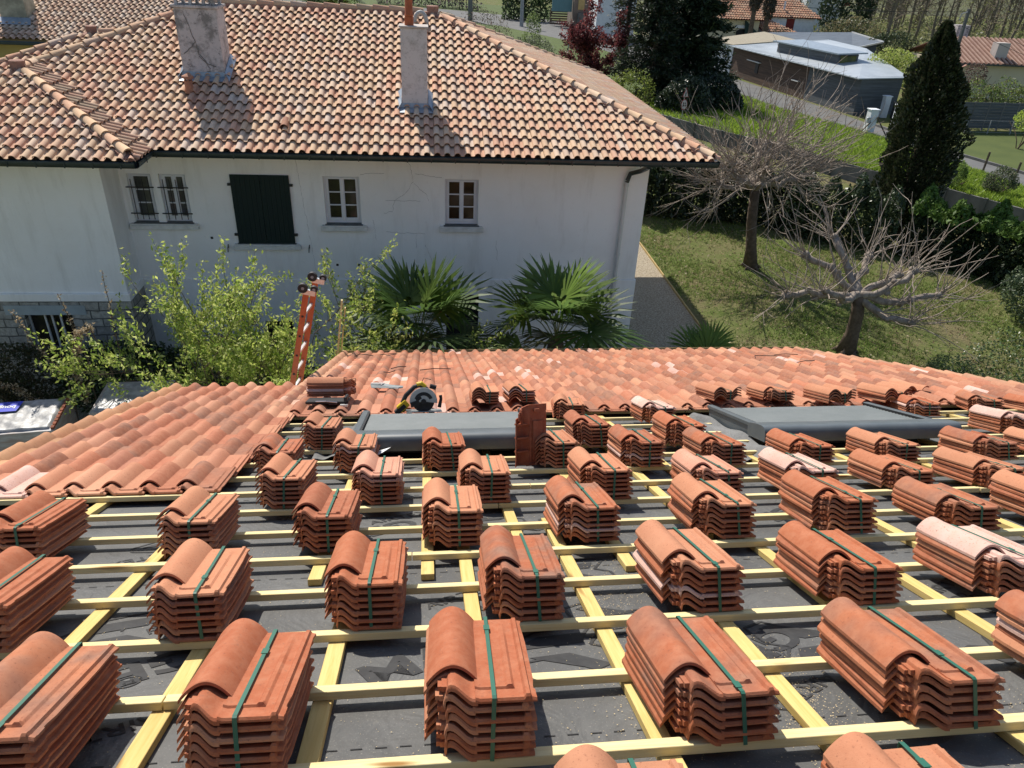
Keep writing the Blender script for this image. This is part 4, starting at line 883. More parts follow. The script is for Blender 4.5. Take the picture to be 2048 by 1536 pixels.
# ------------------------------------------------------------------ ground, roads, paths
def structure(o): o["kind"] = "structure"; return o
def ground_mat():
    m = Mat("lawn_soil", (.105,.14,.035), .95, .1)
    m.mix(m.ramp(m.noise(.35, 5, .65), .4, .62), (.16,.135,.07)); m.mix(m.ramp(m.noise(1.3, 5, .7), .5, .7, 0, .8), (.075,.11,.022))
    m.mix(m.ramp(m.noise(9, 4, .8), .52, .7, 0, .7), (.21,.17,.1)); m.mix(m.ramp(m.noise(30, 3, .8), .55, .75, 0, .5), (.05,.06,.02)); m.bump(m.noise(16, 5), .06, .8); return m.done()
M_LAWN = ground_mat()
M_BANK = speck("bank_grass", (.15,.235,.022), (.10,.15,.018), 1.2, .95, bump=.06, bscale=8, fine=9)
M_VERGE = speck("verge_grass", (.085,.12,.025), (.065,.09,.02), .8, .95, bump=.06, bscale=8, fine=5)
M_ROAD = speck("asphalt", (.155,.155,.15), (.12,.12,.118), .8, .9, bump=.004, bscale=60, fine=20)
def gravel_mat():
    m = Mat("gravel", (.42,.36,.26), .95, .15); m.mix(m.ramp(m.noise(17, 3, .8), .45, .6), (.2,.155,.11)); m.mix(m.ramp(m.noise(30, 2, .8), .56, .66), (.62,.56,.46)); m.mix(m.ramp(m.noise(.8, 4), .5, .75, 0, .4), (.3,.24,.16)); m.bump(m.noise(40, 3), .03, .9); return m.done()
mb = MB(); mb.quad((-500,-80,0),(700,-80,0),(700,1200,0),(-500,1200,0)); structure(mb.build("ground", M_LAWN))
mb = MB(); mb.quad((5.2,11.5,.004),(8.12,11.5,.004),(8.12,31,.004),(5.2,31,.004)); mb.quad((-11,14.2,.004),(5.2,14.2,.004),(5.2,17.2,.004),(-11,17.2,.004)); structure(mb.build("gravel_path", gravel_mat()))
mb = MB(); mb.box(8.12,8.16,13.5,20.9,-.02,.07); mb.box(8.125,8.165,20.92,31,-.02,.07); o = mb.build("edging_board", M_BOARD, bevel=.004); tag(o, "low wooden edging board between the gravel path and the lawn", "edging")
def strip(name, A, B, mat, z=.004, n=1, z2=None, kind="structure"):
    V = []; Fq = []
    for i in range(len(A)):
        for k in range(n+1):
            t = k/n; V.append((A[i][0]+(B[i][0]-A[i][0])*t, A[i][1]+(B[i][1]-A[i][1])*t, z+((z2-z)*t if z2 is not None else 0)))
    for i in range(len(A)-1):
        for k in range(n): a = i*(n+1)+k; Fq.append((a,a+1,a+n+2,a+n+1))
    o = link(name, np_mesh(name, V, Fq), mat); o["kind"] = kind; return o
WALL = [(14.5,49.5),(17.5,43.6),(19.8,40.2),(21.2,37.2),(22.3,34.8),(24.2,32.0),(25.9,28.7),(28.5,23.5),(31,17)]
EDGE = [(22.5,72),(25.6,62),(26.6,56),(28.0,51.4),(29.2,47.6),(30.2,41.5),(30.6,36.0),(32.5,28),(36,20)]
EDG2 = [(28.6,76),(29.1,70),(29.9,64),(30.8,57),(31.2,51),(31.9,42.4),(33.1,37.6),(35.5,29),(39.5,20)]
strip("grass_bank", WALL, EDGE, M_BANK, .78, 6, .03); strip("lane", EDGE, EDG2, M_ROAD, .012)
strip("road", [(-30,150),(3.1,142.7),(7.3,140.6),(20.2,129.4),(25.4,119.2),(30.6,107.4),(31,84),(28.6,76)], [(-30,129),(2.7,125.4),(10.9,115.3),(17.6,99.9),(19.7,94.2),(21,88),(22,80),(22.5,72)], M_ROAD, .008)
strip("verge", [(-40,128.5),(2.7,125),(10.9,115),(17.6,99.6),(19.7,94),(21,87.5),(21.5,80),(22,72)], [(-40,90),(1,90),(8,84),(12,76),(13,72),(14,68),(14,62),(14,54)], M_VERGE, .006)
strip("verge", [(-30,151),(3.1,143.2),(7.3,141),(20.2,129.8)], [(-30,175),(3.1,165),(12,160),(30,150)], M_VERGE, .006)
mb = MB(); mb.quad((32.2,42.6,.01),(33.4,37.8,.01),(36,29.2,.01),(70,29,.01),(70,50.5,.01),(42.4,50.3,.01),(36.6,49.6,.01)); structure(mb.build("lawn", speck("mown_lawn", (.085,.11,.025), (.065,.09,.02), .5, .95, fine=14)))
mb = MB()
for a, b in zip(EDG2[4:], EDG2[5:]): mb.beam((a[0]+.1,a[1],.07),(b[0]+.1,b[1],.07),.14,.16)
structure(mb.build("kerb", M_CONC))
mb = MB(); nseg = 0
for a, b in zip(WALL[:-1], WALL[1:]):
    a, b = Vector((*a,0)), Vector((*b,0)); d = (b-a); n = max(1, round(d.length/1.9)); u = d.normalized(); q = u.cross(Vector((0,0,1)))
    for i in range(n):
        c = a+d*((i+.5)/n); mb.obox(c+Vector((0,0,.4)), u*(d.length/n/2-.012), q*.06, (0,0,.41)); mb.obox(a+d*(i/n)+q*.03+Vector((0,0,.42)), u*.05, q*.09, (0,0,.43))
o = mb.build("retaining_wall", M_CONC); tag(o, "low grey concrete panel retaining wall holding up the bright grass bank", "retaining wall")

# ------------------------------------------------------------------ plants
def rv(n): v = RNG.normal(size=(n,3)); return v/np.linalg.norm(v,axis=1,keepdims=True)
def leaves(P, size, asp=.45, bias=(0,0,.3), jit=.35, axis=None):
    """pointed leaf quads at P"""
    n = len(P); a = rv(n)+np.array(bias) if axis is None else axis+rv(n)*jit; a /= np.linalg.norm(a,axis=1,keepdims=True)
    b = np.cross(a, rv(n)); b /= np.linalg.norm(b,axis=1,keepdims=True)+1e-9
    s = size*RNG.uniform(.6,1.25,(n,1)); c = P
    V = np.stack([c-a*s*.5, c-b*s*asp*.5, c+a*s*.5, c+b*s*asp*.5], 1).reshape(-1,3)
    return V, np.arange(n*4).reshape(n,4)
def cols_of(n, pal, var=.25):
    pal = np.array(pal); c = pal[RNG.integers(0,len(pal),n)]*RNG.uniform(1-var,1+var,(n,1)); return c
def foliage(name, P, size, pal, mat, parent, asp=.45, axis=None, jit=.35, bias=(0,0,.3), kind=None, origin=None):
    P = np.asarray(P); V, Fq = leaves(P, size, asp, bias, jit, axis)
    if origin is not None: V = V-np.array(origin)
    o = link(name, np_mesh(name, V, Fq, cols_of(len(P), pal)), mat, parent)
    if kind: o["kind"] = kind
    return o
def wob(p0, d, L, n, wig, up=0., droop=0.):
    """wandering polyline"""
    p = np.array(p0, float); d = np.array(d, float); d /= np.linalg.norm(d); pts = [p.copy()]
    for i in range(n):
        d = d+np.random.default_rng(RNG.integers(1<<31)).normal(size=3)*wig+np.array((0,0,up))-np.array((0,0,droop))*i/n; d /= np.linalg.norm(d); p = p+d*L/n; pts.append(p.copy())
    return pts
def blob(center, rad_, n, shell=.55, lump=.3, nl=9):
    """points in a lumpy ellipsoid, denser towards the skin, with hollows"""
    d = rv(n); L = rv(nl); k = np.clip((d@L.T), 0, 1)**3; am = RNG.uniform(-lump, lump, nl); r = 1+(k*am).sum(1)
    r *= RNG.uniform(shell, 1, n)**.6
    P = d*r[:,None]*np.array(rad_)+np.array(center); h = np.sin(P[:,0]*3.1+P[:,2]*2.3)*np.sin(P[:,1]*2.7-P[:,2]*1.9)
    return P[h > -.62]
G_LIGHT = [(.38,.46,.075),(.46,.52,.11),(.27,.37,.05),(.5,.54,.17),(.18,.28,.035)]
G_DARK = [(.022,.04,.013),(.035,.055,.018),(.015,.03,.01),(.05,.07,.025)]
G_MID = [(.06,.10,.022),(.09,.14,.03),(.045,.075,.018)]
def branchy(base, dirs, L, r, lev, mb, tips, seg=5, wig=.16, up=.06, kids=4, shrink=.55, k=5):
    for d in dirs:
        pts = wob(base, d, L*random.uniform(.8,1.15), seg, wig, up); mb.tube(pts, [r*(1-.65*i/seg) for i in range(seg+1)], k, cap=False)
        if lev == 0: tips += [(pts[-1], pts[-1]-pts[-2]), (pts[-2], pts[-1]-pts[-2]), (pts[-3], pts[-1]-pts[-2])]; continue
        if lev == 1: tips.append((pts[-1], pts[-1]-pts[-2]))
        for q in range(kids):
            i = random.randint(max(1,seg//3), seg); dd = pts[i]-pts[i-1]; dd = dd/np.linalg.norm(dd); nd = dd+rv(1)[0]*.75
            branchy(pts[i], [nd], L*shrink, r*.5, lev-1, mb, tips, seg, wig, up, kids, shrink, max(3,k-1))
def leafy_shrub(name, lab, base, stems, H, pal, n_leaf, size, spread=.35, mat=M_LEAF, asp=.4, lev=2, kids=4, cat="shrub", group=None, tipr=.12):
    e = empty(name, lab, cat, base, group); mb = MB(); tips = []
    for i in range(stems):
        a = 2*math.pi*i/stems+random.uniform(-.4,.4); s = spread*random.uniform(.5,1.4)
        branchy((.12*math.cos(a),.12*math.sin(a),0), [(math.cos(a)*s, math.sin(a)*s*.8, 1)], H*.62, .022, lev, mb, tips, kids=kids)
    mb.build("stems", M_BARK2, e); tips = [t for t in tips if t[0][2] > H*.3]; T = np.array([t[0] for t in tips]); D = np.array([t[1] for t in tips]); D /= np.linalg.norm(D,axis=1,keepdims=True)
    idx = RNG.integers(0,len(T),n_leaf); t_ = RNG.uniform(-1.0,.35,(n_leaf,1))
    P = T[idx]+D[idx]*t_*H*.09+rv(n_leaf)*RNG.uniform(0,1,(n_leaf,1))*tipr
    foliage("foliage", P, size, pal, mat, e, asp, axis=D[idx]*.5+rv(n_leaf)*.8+np.array((0,0,.25)), jit=.2); return e
# light green shrubs in front of the house
SG = "light green shrubs before the white house"
leafy_shrub("leafy_shrub", "light green leafy shrub nearest the stone wing with branches reaching left", (-4.0,12.5,0), 9, 4.4, G_LIGHT, 10500, .09, .27, group=SG, lev=2, kids=4, tipr=.15)
leafy_shrub("leafy_shrub", "tallest light green leafy shrub under the dark green shutters", (-2.85,12.5,0), 9, 4.55, G_LIGHT, 11500, .09, .34, group=SG, lev=2, kids=4, tipr=.15)
leafy_shrub("leafy_shrub", "light green leafy shrub right behind the orange ladder", (-1.62,12.6,0), 8, 4.15, G_LIGHT, 7500, .088, .3, group=SG, lev=2, kids=4, tipr=.15)
leafy_shrub("leafy_shrub", "small mid green shrub at the foot of the left fan palm", (-1.0,13.0,0), 6, 3.2, [(.12,.2,.03),(.17,.26,.04),(.08,.14,.02)], 5000, .1, .4, group=SG, lev=2, kids=4)
# dark shrubs lower left
def bush(name, lab, cat, base, rad_, zc, n, size, pal, mat=M_LEAF, asp=.5, group=None, lump=.35, shell=.5, stems=6, stem_mat=None):
    e = empty(name, lab, cat, base, group); mb = MB()
    for i in range(stems):
        a = random.uniform(0,6.28); mb.tube(wob((.1*math.cos(a),.1*math.sin(a),0),(math.cos(a)*.4,math.sin(a)*.4,1),zc*1.1,4,.15),[.035,.03,.025,.018,.01],5,cap=False)
    mb.build("stems", stem_mat or M_BARK2, e); foliage("foliage", blob((0,0,zc), rad_, n, shell, lump), size, pal, mat, e, asp); return e
bush("dark_shrub", "dark evergreen shrub below the stone wing window", "shrub", (-6.4,14.95,0), (1.6,.9,.95), 1.0, 9000, .1, [(.03,.052,.016),(.045,.07,.022),(.02,.036,.012),(.06,.09,.03)], M_LEAFG)
bush("dark_shrub", "dark brownish shrub at the far left by the blue-labelled pallet", "shrub", (-8.6,14.95,0), (1.5,.85,.9), .95, 7500, .09, [(.06,.055,.025),(.04,.05,.018),(.085,.07,.04),(.03,.04,.015)])
bush("dark_shrub", "dark glossy shrub behind the light green shrubs at ground level", "shrub", (-4.3,14.6,0), (1.9,.8,1.0), 1.0, 9500, .1, [(.035,.06,.018),(.02,.036,.012),(.055,.09,.025)], M_LEAFG)
e = empty("arching_climber", "arching dry brown climber with pale sunlit leaves before the stone wall", "climber", (-6.15,12.4,0)); mb = MB(); P = []
for pl, n_ in (([(.45,0,0),(.5,0,1.6),(.42,0,2.9),(.28,0,3.4),(.05,0,3.3),(-.1,0,2.9),(-.16,0,2.45),(-.1,0,1.9)],900),([(-.6,.3,0),(-.5,.3,2.2),(-.9,.3,3.0),(-1.1,.3,3.6)],130),([(-.2,.4,0),(-.1,.4,2.6),(-.3,.4,3.9)],110),([(-1.0,.2,0),(-1.0,.2,1.6),(-1.4,.2,2.1),(-2.0,.2,2.2)],300),([(.5,.5,0),(.45,.5,3.0),(.5,.5,4.3)],70)):
    pl = [np.array(q, float) for q in pl]; pts = []
    for i in range(len(pl)-1):
        for t in np.linspace(0,1,5)[:-1]: pts.append(pl[i]*(1-t)+pl[i+1]*t+rv(1)[0]*.02)
    pts.append(pl[-1]); mb.tube(pts, np.linspace(.016,.004,len(pts)), 4, cap=False); L0 = int(len(pts)*.42)
    for _ in range(n_): q = random.randint(L0,len(pts)-2); t = random.random(); P.append(pts[q]*(1-t)+pts[q+1]*t+rv(1)[0]*random.uniform(.01,.13 if n_ > 200 else .06))
mb.build("stems", M_BARK2, e); foliage("foliage", P, .06, [(.42,.33,.2),(.3,.2,.11),(.5,.42,.28),(.2,.14,.07)], M_LEAF, e, .5)
# fan palms
def palm(lab, base, H, R, nf, group="fan palms before the white house", seed=0, name="fan_palm"):
    e = empty(name, lab, "palm", base, group); mb = MB(); n = 9
    mb.tube([(0.02*math.sin(i*2),.02*math.cos(i),H*i/n) for i in range(n+1)], [.17+.03*math.sin(i*2.5) for i in range(n+1)], 9); mb.build("trunk", speck("palm_trunk"+str(seed), (.1,.075,.05), (.17,.13,.09), 14, .95, bump=.04, bscale=30), e)
    V = []; Fq = []; T = []; st = MB(); r = random.Random(seed)
    for f in range(nf):
        az = f*2.39996+r.uniform(-.2,.2); u = f/nf; el = rad(82-122*u+r.uniform(-8,8)); d = np.array((math.cos(az)*math.cos(el), math.sin(az)*math.cos(el), math.sin(el)))
        L = R*r.uniform(.48,.62); c = np.array((0,0,H))+d*L+np.array((0,0,-.08*L)); st.tube([(0,0,H-.05), np.array((0,0,H))+d*L*.5+np.array((0,0,.03)), c], [.018,.013,.01], 4, cap=False)
        side = np.cross(d, (0,0,1.)); side = side/(np.linalg.norm(side)+1e-6) if np.linalg.norm(side) > .05 else np.array((1.,0,0)); nn = np.cross(side, d)
        tilt = r.uniform(.1,.7); fd = d*math.cos(tilt)-nn*math.sin(tilt); fn = np.cross(side, fd); B = R*r.uniform(.56,.70); nb_ = 32
        g = r.uniform(.75,1.25); base_c = np.array(((.06,.115,.022) if f % 3 else (.12,.19,.03)) if u < .7 else ((.10,.12,.03) if u < .88 else (.24,.19,.07)))*g
        for k in range(nb_):
            a = rad(-118+236*k/(nb_-1)); bd = fd*math.cos(a)+side*math.sin(a)+fn*(.12 if k % 2 else .02)*1.; bd /= np.linalg.norm(bd)
            w_ = np.cross(bd, fn); w_ = w_/np.linalg.norm(w_)*.030*R; ln = B*(1-.22*abs(a)/2.06)*r.uniform(.92,1.05); b0 = len(V)
            dr = np.array((0,0,-1.))*ln*(.06+.16*u)
            p1 = c+bd*ln*.08; p2 = c+bd*ln*.62+dr*.2; p3 = c+bd*ln+dr; fold = fn*.008*R
            V += [p1-w_*.35, p1+w_*.35, p2+w_*.75+fold, p2-w_*.75+fold, p3]; cc = base_c*r.uniform(.8,1.25)
            Fq += [(b0,b0+1,b0+2,b0+3),(b0+3,b0+2,b0+4)]; T += [(*cc,1)]*2
    st.build("leaf_stalks", speck("palm_stalk"+str(seed), (.10,.13,.04), (.16,.15,.06), 6, .6), e); link("fronds", np_mesh("fronds", V, Fq, np.array(T)), M_PALM, e)
palm("fan palm with upright fans between the light green shrubs and the cellar door", (-.13,13.35,0), 2.65, 1.72, 24, seed=3)
palm("fan palm with spreading fans right of the cellar door", (2.65,13.35,0), 2.6, 1.75, 24, seed=5)
palm("small low fan palm beside the gravel path end", (6.2,14.0,0), 1.35, 1.2, 18, seed=8)
# bare pollarded trees
def knob(mb, p, r):
    for _ in range(3): q = np.array(p)+rv(1)[0]*r*.5; mb.tube([q-np.array((0,0,r*.8)), q-np.array((0,0,r*.3)), q+np.array((0,0,r*.3)), q+np.array((0,0,r*.8))], [r*.5,r,r*.95,r*.4], 6)
def bare_tree(lab, base, trunk, arms, shoots, L, sides, spread, cat="tree", droop=.0):
    e = empty("bare_tree", lab, cat, base, "pollarded bare trees on the lawn"); B = np.array(base)
    mb = MB(); tp = [np.array(p)-B for p in trunk]; n = len(tp); mb.tube(tp, [trunk_r*(1.35 if i == 0 else 1) for i, trunk_r in zip(range(n), np.linspace(.21,.16,n))], 9)
    for a in range(5): d = np.array((math.cos(a*1.3), math.sin(a*1.3), 0)); mb.tube([d*.42+np.array((0,0,-.03)), d*.2+np.array((0,0,.1)), np.array((0,0,.45))], [.03,.08,.1], 6)
    mb.build("trunk", M_BARK2, e, smooth=True)
    am = MB(); tw = MB(); top = tp[-1]
    for end in arms:
        q = np.array(end)-B; mid = (top+q)/2+rv(1)[0]*.16+np.array((0,0,-.05)); pts = [top, top*.75+mid*.25+rv(1)[0]*.05, top*.4+mid*.6+rv(1)[0]*.08, mid, mid*.7+q*.3+rv(1)[0]*.12, mid*.35+q*.65+rv(1)[0]*.12, q]; am.tube(pts, [.13,.11,.095,.105,.08,.09,.095], 8)
        knob(am, pts[4], .085)
        knob(am, q, .1); knob(am, mid+rv(1)[0]*.06, .085)
        out = q-top; out[2] = 0; out = out/(np.linalg.norm(out)+1e-6)
        for _ in range(shoots):
            o_ = q if random.random() < .75 else mid; d = out*spread*random.uniform(.1,1.1)+rv(1)[0]*spread*.75+np.array((0,0,random.uniform(.25,1.1)-droop)); l = L*random.uniform(.45,1.1)
            pts = wob(o_+rv(1)[0]*.07, d, l, 6, .13, .07); tw.tube(pts, [.0165,.015,.0135,.012,.010,.008,.0055], 4, cap=False)
            for _ in range(sides):
                i = random.randint(1,5); p2 = wob(pts[i], (pts[i+1]-pts[i])/np.linalg.norm(pts[i+1]-pts[i])+rv(1)[0]*.7, l*random.uniform(.2,.45), 4, .16, .05); tw.tube(p2, [.0105,.0095,.008,.0065,.0045], 3, cap=False)
    am.build("limbs", M_BARK, e, smooth=True); tw.build("twigs", M_TWIG, e); return e
B1 = (11.61,24.04,0)
bare_tree("bare pollarded tree with a dense round crown of twigs near the gravel path", B1, [B1,(11.5,24.04,.7),(11.3,24.04,1.7),(11.15,24.0,2.9)],
          [(10.1,23.6,3.5),(12.2,23.7,3.6),(11.0,23.2,3.7),(11.4,24.9,3.9),(10.5,24.6,3.6),(12.0,24.5,4.3),(9.9,24.1,3.0),(11.2,23.9,4.4),(12.6,24.1,3.1)], 25, 3.0, 5, 1.15, droop=.42)
B2 = (11.87,17.54,0)
bare_tree("bare pollarded tree with gnarled horizontal arms nearest the tiled roof", B2, [B2,(11.9,17.54,.6),(11.85,17.5,1.2),(11.72,17.5,1.8)],
          [(9.5,17.2,1.95),(10.3,16.8,2.2),(10.4,18.4,2.6),(13.0,17.4,2.55),(13.9,17.3,1.85),(12.9,16.7,1.35),(12.4,18.6,2.5),(11.3,18.7,3.0),(13.2,18.2,2.1)], 17, 1.9, 1, .95, droop=.1)
# cypress
def cypress(lab, base, H, R, n):
    e = empty("cypress_tree", lab, "tree", base); mb = MB(); mb.tube([(0,0,0),(-.15,0,H*.5),(-.3,0,H*.9)], [.22,.15,.04], 7); mb.build("trunk", M_BARK2, e)
    t = RNG.uniform(0.02,1,n)**.9; prof = np.interp(t, [0,.15,.35,.5,.62,.75,.86,.94,1], [.6,.82,1.0,1.0,.9,.7,.48,.27,.06])
    a = RNG.uniform(0,2*np.pi,n); lum = 1+.2*np.sin(a*3+t*7)+.15*np.sin(a*7-t*15)+.10*np.sin(a*5+t*33)+.07*np.sin(a*11+t*51); r = R*prof*lum*(1-RNG.uniform(0,1,n)**2.2*.5)
    P = np.stack([r*np.cos(a)-.55*t*t, r*np.sin(a), t*H], 1); ax = np.stack([np.cos(a)*.7, np.sin(a)*.7, np.full(n,.9)], 1)
    foliage("foliage", P, .15, [(.022,.036,.012),(.034,.05,.017),(.05,.062,.026),(.014,.025,.009),(.07,.07,.035)], M_LEAFG, e, .55, axis=ax, jit=.6); return e
cypress("tall dark columnar cypress standing behind the hedge", (19.55,28.0,0), 7.95, 1.2, 40000)
# hedges
def hedge(lab, pts, wd, h, n, size, pal, mat, top=None, asp=.5):
    b = Vector((*pts[0],0)); e = empty("hedge", lab, "hedge", b); P = []; Ls = [math.dist(p,q) for p, q in zip(pts[:-1], pts[1:])]; tot = sum(Ls)
    mb = MB()
    for (p, q), L in zip(zip(pts[:-1], pts[1:]), Ls):
        k = int(n*L/tot); t = RNG.uniform(0,1,k); u = np.array((q[0]-p[0],q[1]-p[1]))/L; v = np.array((-u[1],u[0])); s_ = RNG.uniform(-1,1,k); z = RNG.uniform(0,1,k)
        f = RNG.integers(0,3,k); s_ = np.where(f == 0, np.sign(s_)*RNG.uniform(.75,1,k), s_); z = np.where(f == 1, RNG.uniform(.85,1,k), z); al = t*L
        lump = .16*np.sin(al*2.1+s_*2)+.12*np.sin(al*4.7)+.08*np.sin(al*9+z*6); zz = h*z*(1+lump*.9)+.05; ss = s_*wd/2*(1+lump)*(1-.25*np.maximum(0,z-.8)/.2)
        P.append(np.stack([p[0]+u[0]*al+v[0]*ss-b.x, p[1]+u[1]*al+v[1]*ss-b.y, zz], 1))
        m = int(L/.7)
        for i in range(m): c = (p[0]+u[0]*(i+.5)*.7-b.x, p[1]+u[1]*(i+.5)*.7-b.y, 0); mb.tube([c,(c[0]+.05,c[1],h*.4),(c[0]-.05,c[1]+.05,h*.8)], [.05,.04,.02], 5, cap=False)
    mb.build("stems", M_BARK2, e); P = np.concatenate(P)
    if top is None: foliage("foliage", P, size, pal, mat, e, asp)
    else:
        up = P[:,2] > h*.86; foliage("foliage", P[~up], size, pal, mat, e, asp); foliage("top_foliage", P[up]+np.array((0,0,.05)), size*1.1, top, mat, e, asp, bias=(0,0,.8))  # leaves near the top take the brighter green palette
    return e
G_DK2 = [(.016,.03,.01),(.026,.042,.015),(.011,.022,.008),(.036,.055,.02)]
hedge("dark shaded laurel hedge along the back of the lawn behind the bare tree", [(7.6,31.5),(10.0,30.2),(13.2,29.6),(15.8,28.6)], 1.7, 2.0, 26000, .19, G_DK2, M_LEAFG)
hedge("glossy hedge piece with pale leaves left of the cypress trunk", [(14.6,28.3),(16.6,27.2),(18.2,26.0)], 1.8, 1.95, 17000, .15, [(.03,.052,.018),(.05,.08,.03),(.018,.034,.012),(.08,.11,.05)], M_LEAFG)
hedge("conifer hedge with bright green top right of the cypress", [(18.6,26.0),(20.2,24.2),(21.6,22.0),(22.4,19.0),(22.8,15.5)], 2.0, 1.85, 36000, .19, G_DK2, M_NEEDLE, [(.08,.15,.025),(.11,.19,.03),(.06,.11,.02)])
bush("glossy_shrub", "glossy dark shrub with light flecks at the right edge below the hedge", "shrub", (19.3,19.4,0), (1.3,1.5,1.0), .8, 6500, .1, [(.03,.055,.018),(.05,.08,.03),(.11,.14,.07)], M_LEAFG)
bush("small_shrub", "low shrub of pale small leaves at the base of the near bare tree", "shrub", (13.8,15.8,0), (.9,.7,.45), .3, 2200, .07, [(.08,.12,.04),(.14,.17,.08),(.05,.08,.025)])
# ground cover and grass: uncountable
def tufts(name, xy, h, pal, blades=3, wd=.012, z0=None):
    n = len(xy)*blades; b = np.repeat(xy,blades,0)+RNG.normal(0,.035,(n,2)); a = RNG.uniform(0,6.28,n); hh = h*RNG.uniform(.5,1.2,n); lean = RNG.normal(0,.45,(n,2))*hh[:,None]
    z = np.zeros(n) if z0 is None else np.repeat(z0,blades); w_ = np.stack([np.cos(a),np.sin(a)],1)*wd
    V = np.stack([np.c_[b-w_,z],np.c_[b+w_,z],np.c_[b+lean*.5+w_*.6,z+hh*.6],np.c_[b+lean,z+hh]],1).reshape(-1,3)
    o = link(name, np_mesh(name, V, np.arange(n*4).reshape(n,4), cols_of(n,pal,.3)), M_LEAF); o["kind"] = "stuff"; return o
def inpoly(P, poly):
    r = np.zeros(len(P),bool); j = len(poly)-1
    for i in range(len(poly)):
        (xi,yi),(xj,yj) = poly[i],poly[j]; c = ((yi > P[:,1]) != (yj > P[:,1])) & (P[:,0] < (xj-xi)*(P[:,1]-yi)/(yj-yi+1e-9)+xi); r ^= c; j = i
    return r
XY = RNG.uniform((8.2,12.5),(22,31),(26000,2)); XY = XY[inpoly(XY,[(8.2,12.5),(18,12.5),(22,17),(20.5,23),(17.5,26),(14,28.8),(8.2,30.5)])]
dens = np.sin(XY[:,0]*1.1+XY[:,1]*.7)+np.sin(XY[:,0]*.6-XY[:,1]*1.3)*.8+RNG.normal(0,.7,len(XY))
tufts("grass", XY[dens > -.2], .10, [(.13,.2,.035),(.17,.23,.05),(.2,.2,.07),(.09,.15,.025)], 4, .013)
XY2 = RNG.uniform((8.3,12.5),(20,29),(9000,2)); XY2 = XY2[inpoly(XY2,[(8.2,12.5),(18,12.5),(20,17),(19.5,23),(16.5,26),(13.5,28),(8.2,29.5)])]
o = foliage("leaf_litter", np.c_[XY2, RNG.uniform(.02,.06,len(XY2))], .075, [(.3,.22,.12),(.4,.33,.2),(.2,.14,.08),(.13,.16,.05)], M_LEAF, None, .6, axis=np.tile((1.,0,0),(len(XY2),1)), jit=1.2, kind="stuff")
XY3 = RNG.uniform((12.5,12.5),(20,19),(9000,2)); XY3 = XY3[inpoly(XY3,[(12.2,15.2),(13.2,13),(19,13),(20,18),(17.5,18.6),(14.5,16.8)])]; hz = .12+.14*(np.sin(XY3[:,0]*2.1)*np.sin(XY3[:,1]*2.7)+1)*.5
foliage("ground_cover", np.c_[XY3, hz*RNG.uniform(.1,1.6,len(XY3))], .085, [(.06,.11,.03),(.10,.16,.045),(.18,.2,.11),(.04,.07,.02)], M_LEAFG, None, .6, kind="stuff")
# bank grass
nb_ = 26000; seg = RNG.integers(0,len(WALL)-1,nb_); t = RNG.uniform(0,1,nb_); s_ = RNG.uniform(0,1,nb_); W_ = np.array(WALL); E_ = np.array(EDGE)
pa = W_[seg]*(1-t[:,None])+W_[seg+1]*t[:,None]; pb = E_[seg]*(1-t[:,None])+E_[seg+1]*t[:,None]
tufts("bank_grass", pa*(1-s_[:,None])+pb*s_[:,None], .22, [(.19,.30,.02),(.14,.23,.018),(.25,.34,.035),(.10,.16,.015)], 3, .03, .78*(1-s_)+.03*s_)
# round clipped shrubs on the bank
bush("round_shrub", "round light green clipped shrub on the bank right of the cypress", "shrub", (24.9,32.6,.55), (.68,.65,.72), .68, 3600, .09, [(.12,.19,.035),(.17,.25,.05),(.08,.13,.025)], group="clipped shrubs on the bank")
bush("round_shrub", "round dark clipped shrub with pale right side further right on the bank", "shrub", (26.7,32.0,.5), (.85,.8,.72), .68, 4200, .09, [(.05,.075,.03),(.09,.12,.05),(.16,.15,.09),(.03,.05,.02)], group="clipped shrubs on the bank")
bush("bright_shrub", "bright yellow-green shrub at the right edge below the clipped shrubs", "shrub", (27.0,29.6,.5), (.6,.6,.45), .4, 1500, .1, [(.35,.42,.06),(.25,.36,.04)])
bush("bright_shrub", "bright yellow-green shrub at the right edge before the plank fence", "shrub", (37.4,44.5,0), (.8,.8,.8), 1.8, 900, .14, [(.35,.42,.06),(.25,.36,.04)])
# conifers, plum and shrubs beyond the house
def conifer(lab, base, H, R, n, pal, size=.28, name="conifer_tree", z0=.4, droop=.25, open_=.0):
    e = empty(name, lab, "tree", base, "dark conifers beyond the white house"); mb = MB(); mb.tube([(0,0,0),(.1,0,H*.5),(0,0,H)], [.28,.17,.03], 7); P = []; A = []
    k = int(H*11)
    for i in range(k):
        z = z0+(H-z0)*(i/k)**.9; a = i*2.4+random.uniform(-.4,.4); L = R*(1-(z/H)**1.6)*random.uniform(.65,1.15)+.25
        d = np.array((math.cos(a),math.sin(a),random.uniform(.0,.35))); pts = wob((0,0,z), d, L, 5, .1, .0, droop); mb.tube(pts, [.05,.04,.03,.022,.015,.008], 4, cap=False)
        m = int(n/k); q = np.array(pts); ii = RNG.integers(1,5,m); tt = RNG.uniform(0,1,(m,1)); c = q[ii]*(1-tt)+q[ii+1]*tt+RNG.normal(0,1,(m,3))*np.array((.2,.2,.13))*R*.32
        P.append(c); A.append(np.tile(d*.9+np.array((0,0,-.15)),(m,1)))
    mb.build("trunk", M_BARK2, e); foliage("foliage", np.concatenate(P), size, pal, M_NEEDLE, e, .3, axis=np.concatenate(A), jit=.7); return e
DK = [(.016,.03,.013),(.026,.042,.018),(.012,.022,.011),(.04,.055,.025)]
conifer("big dark conifer behind the right end of the tiled roof", (19.2,57.0,0), 9.5, 3.9, 36000, DK, .42, z0=.5)
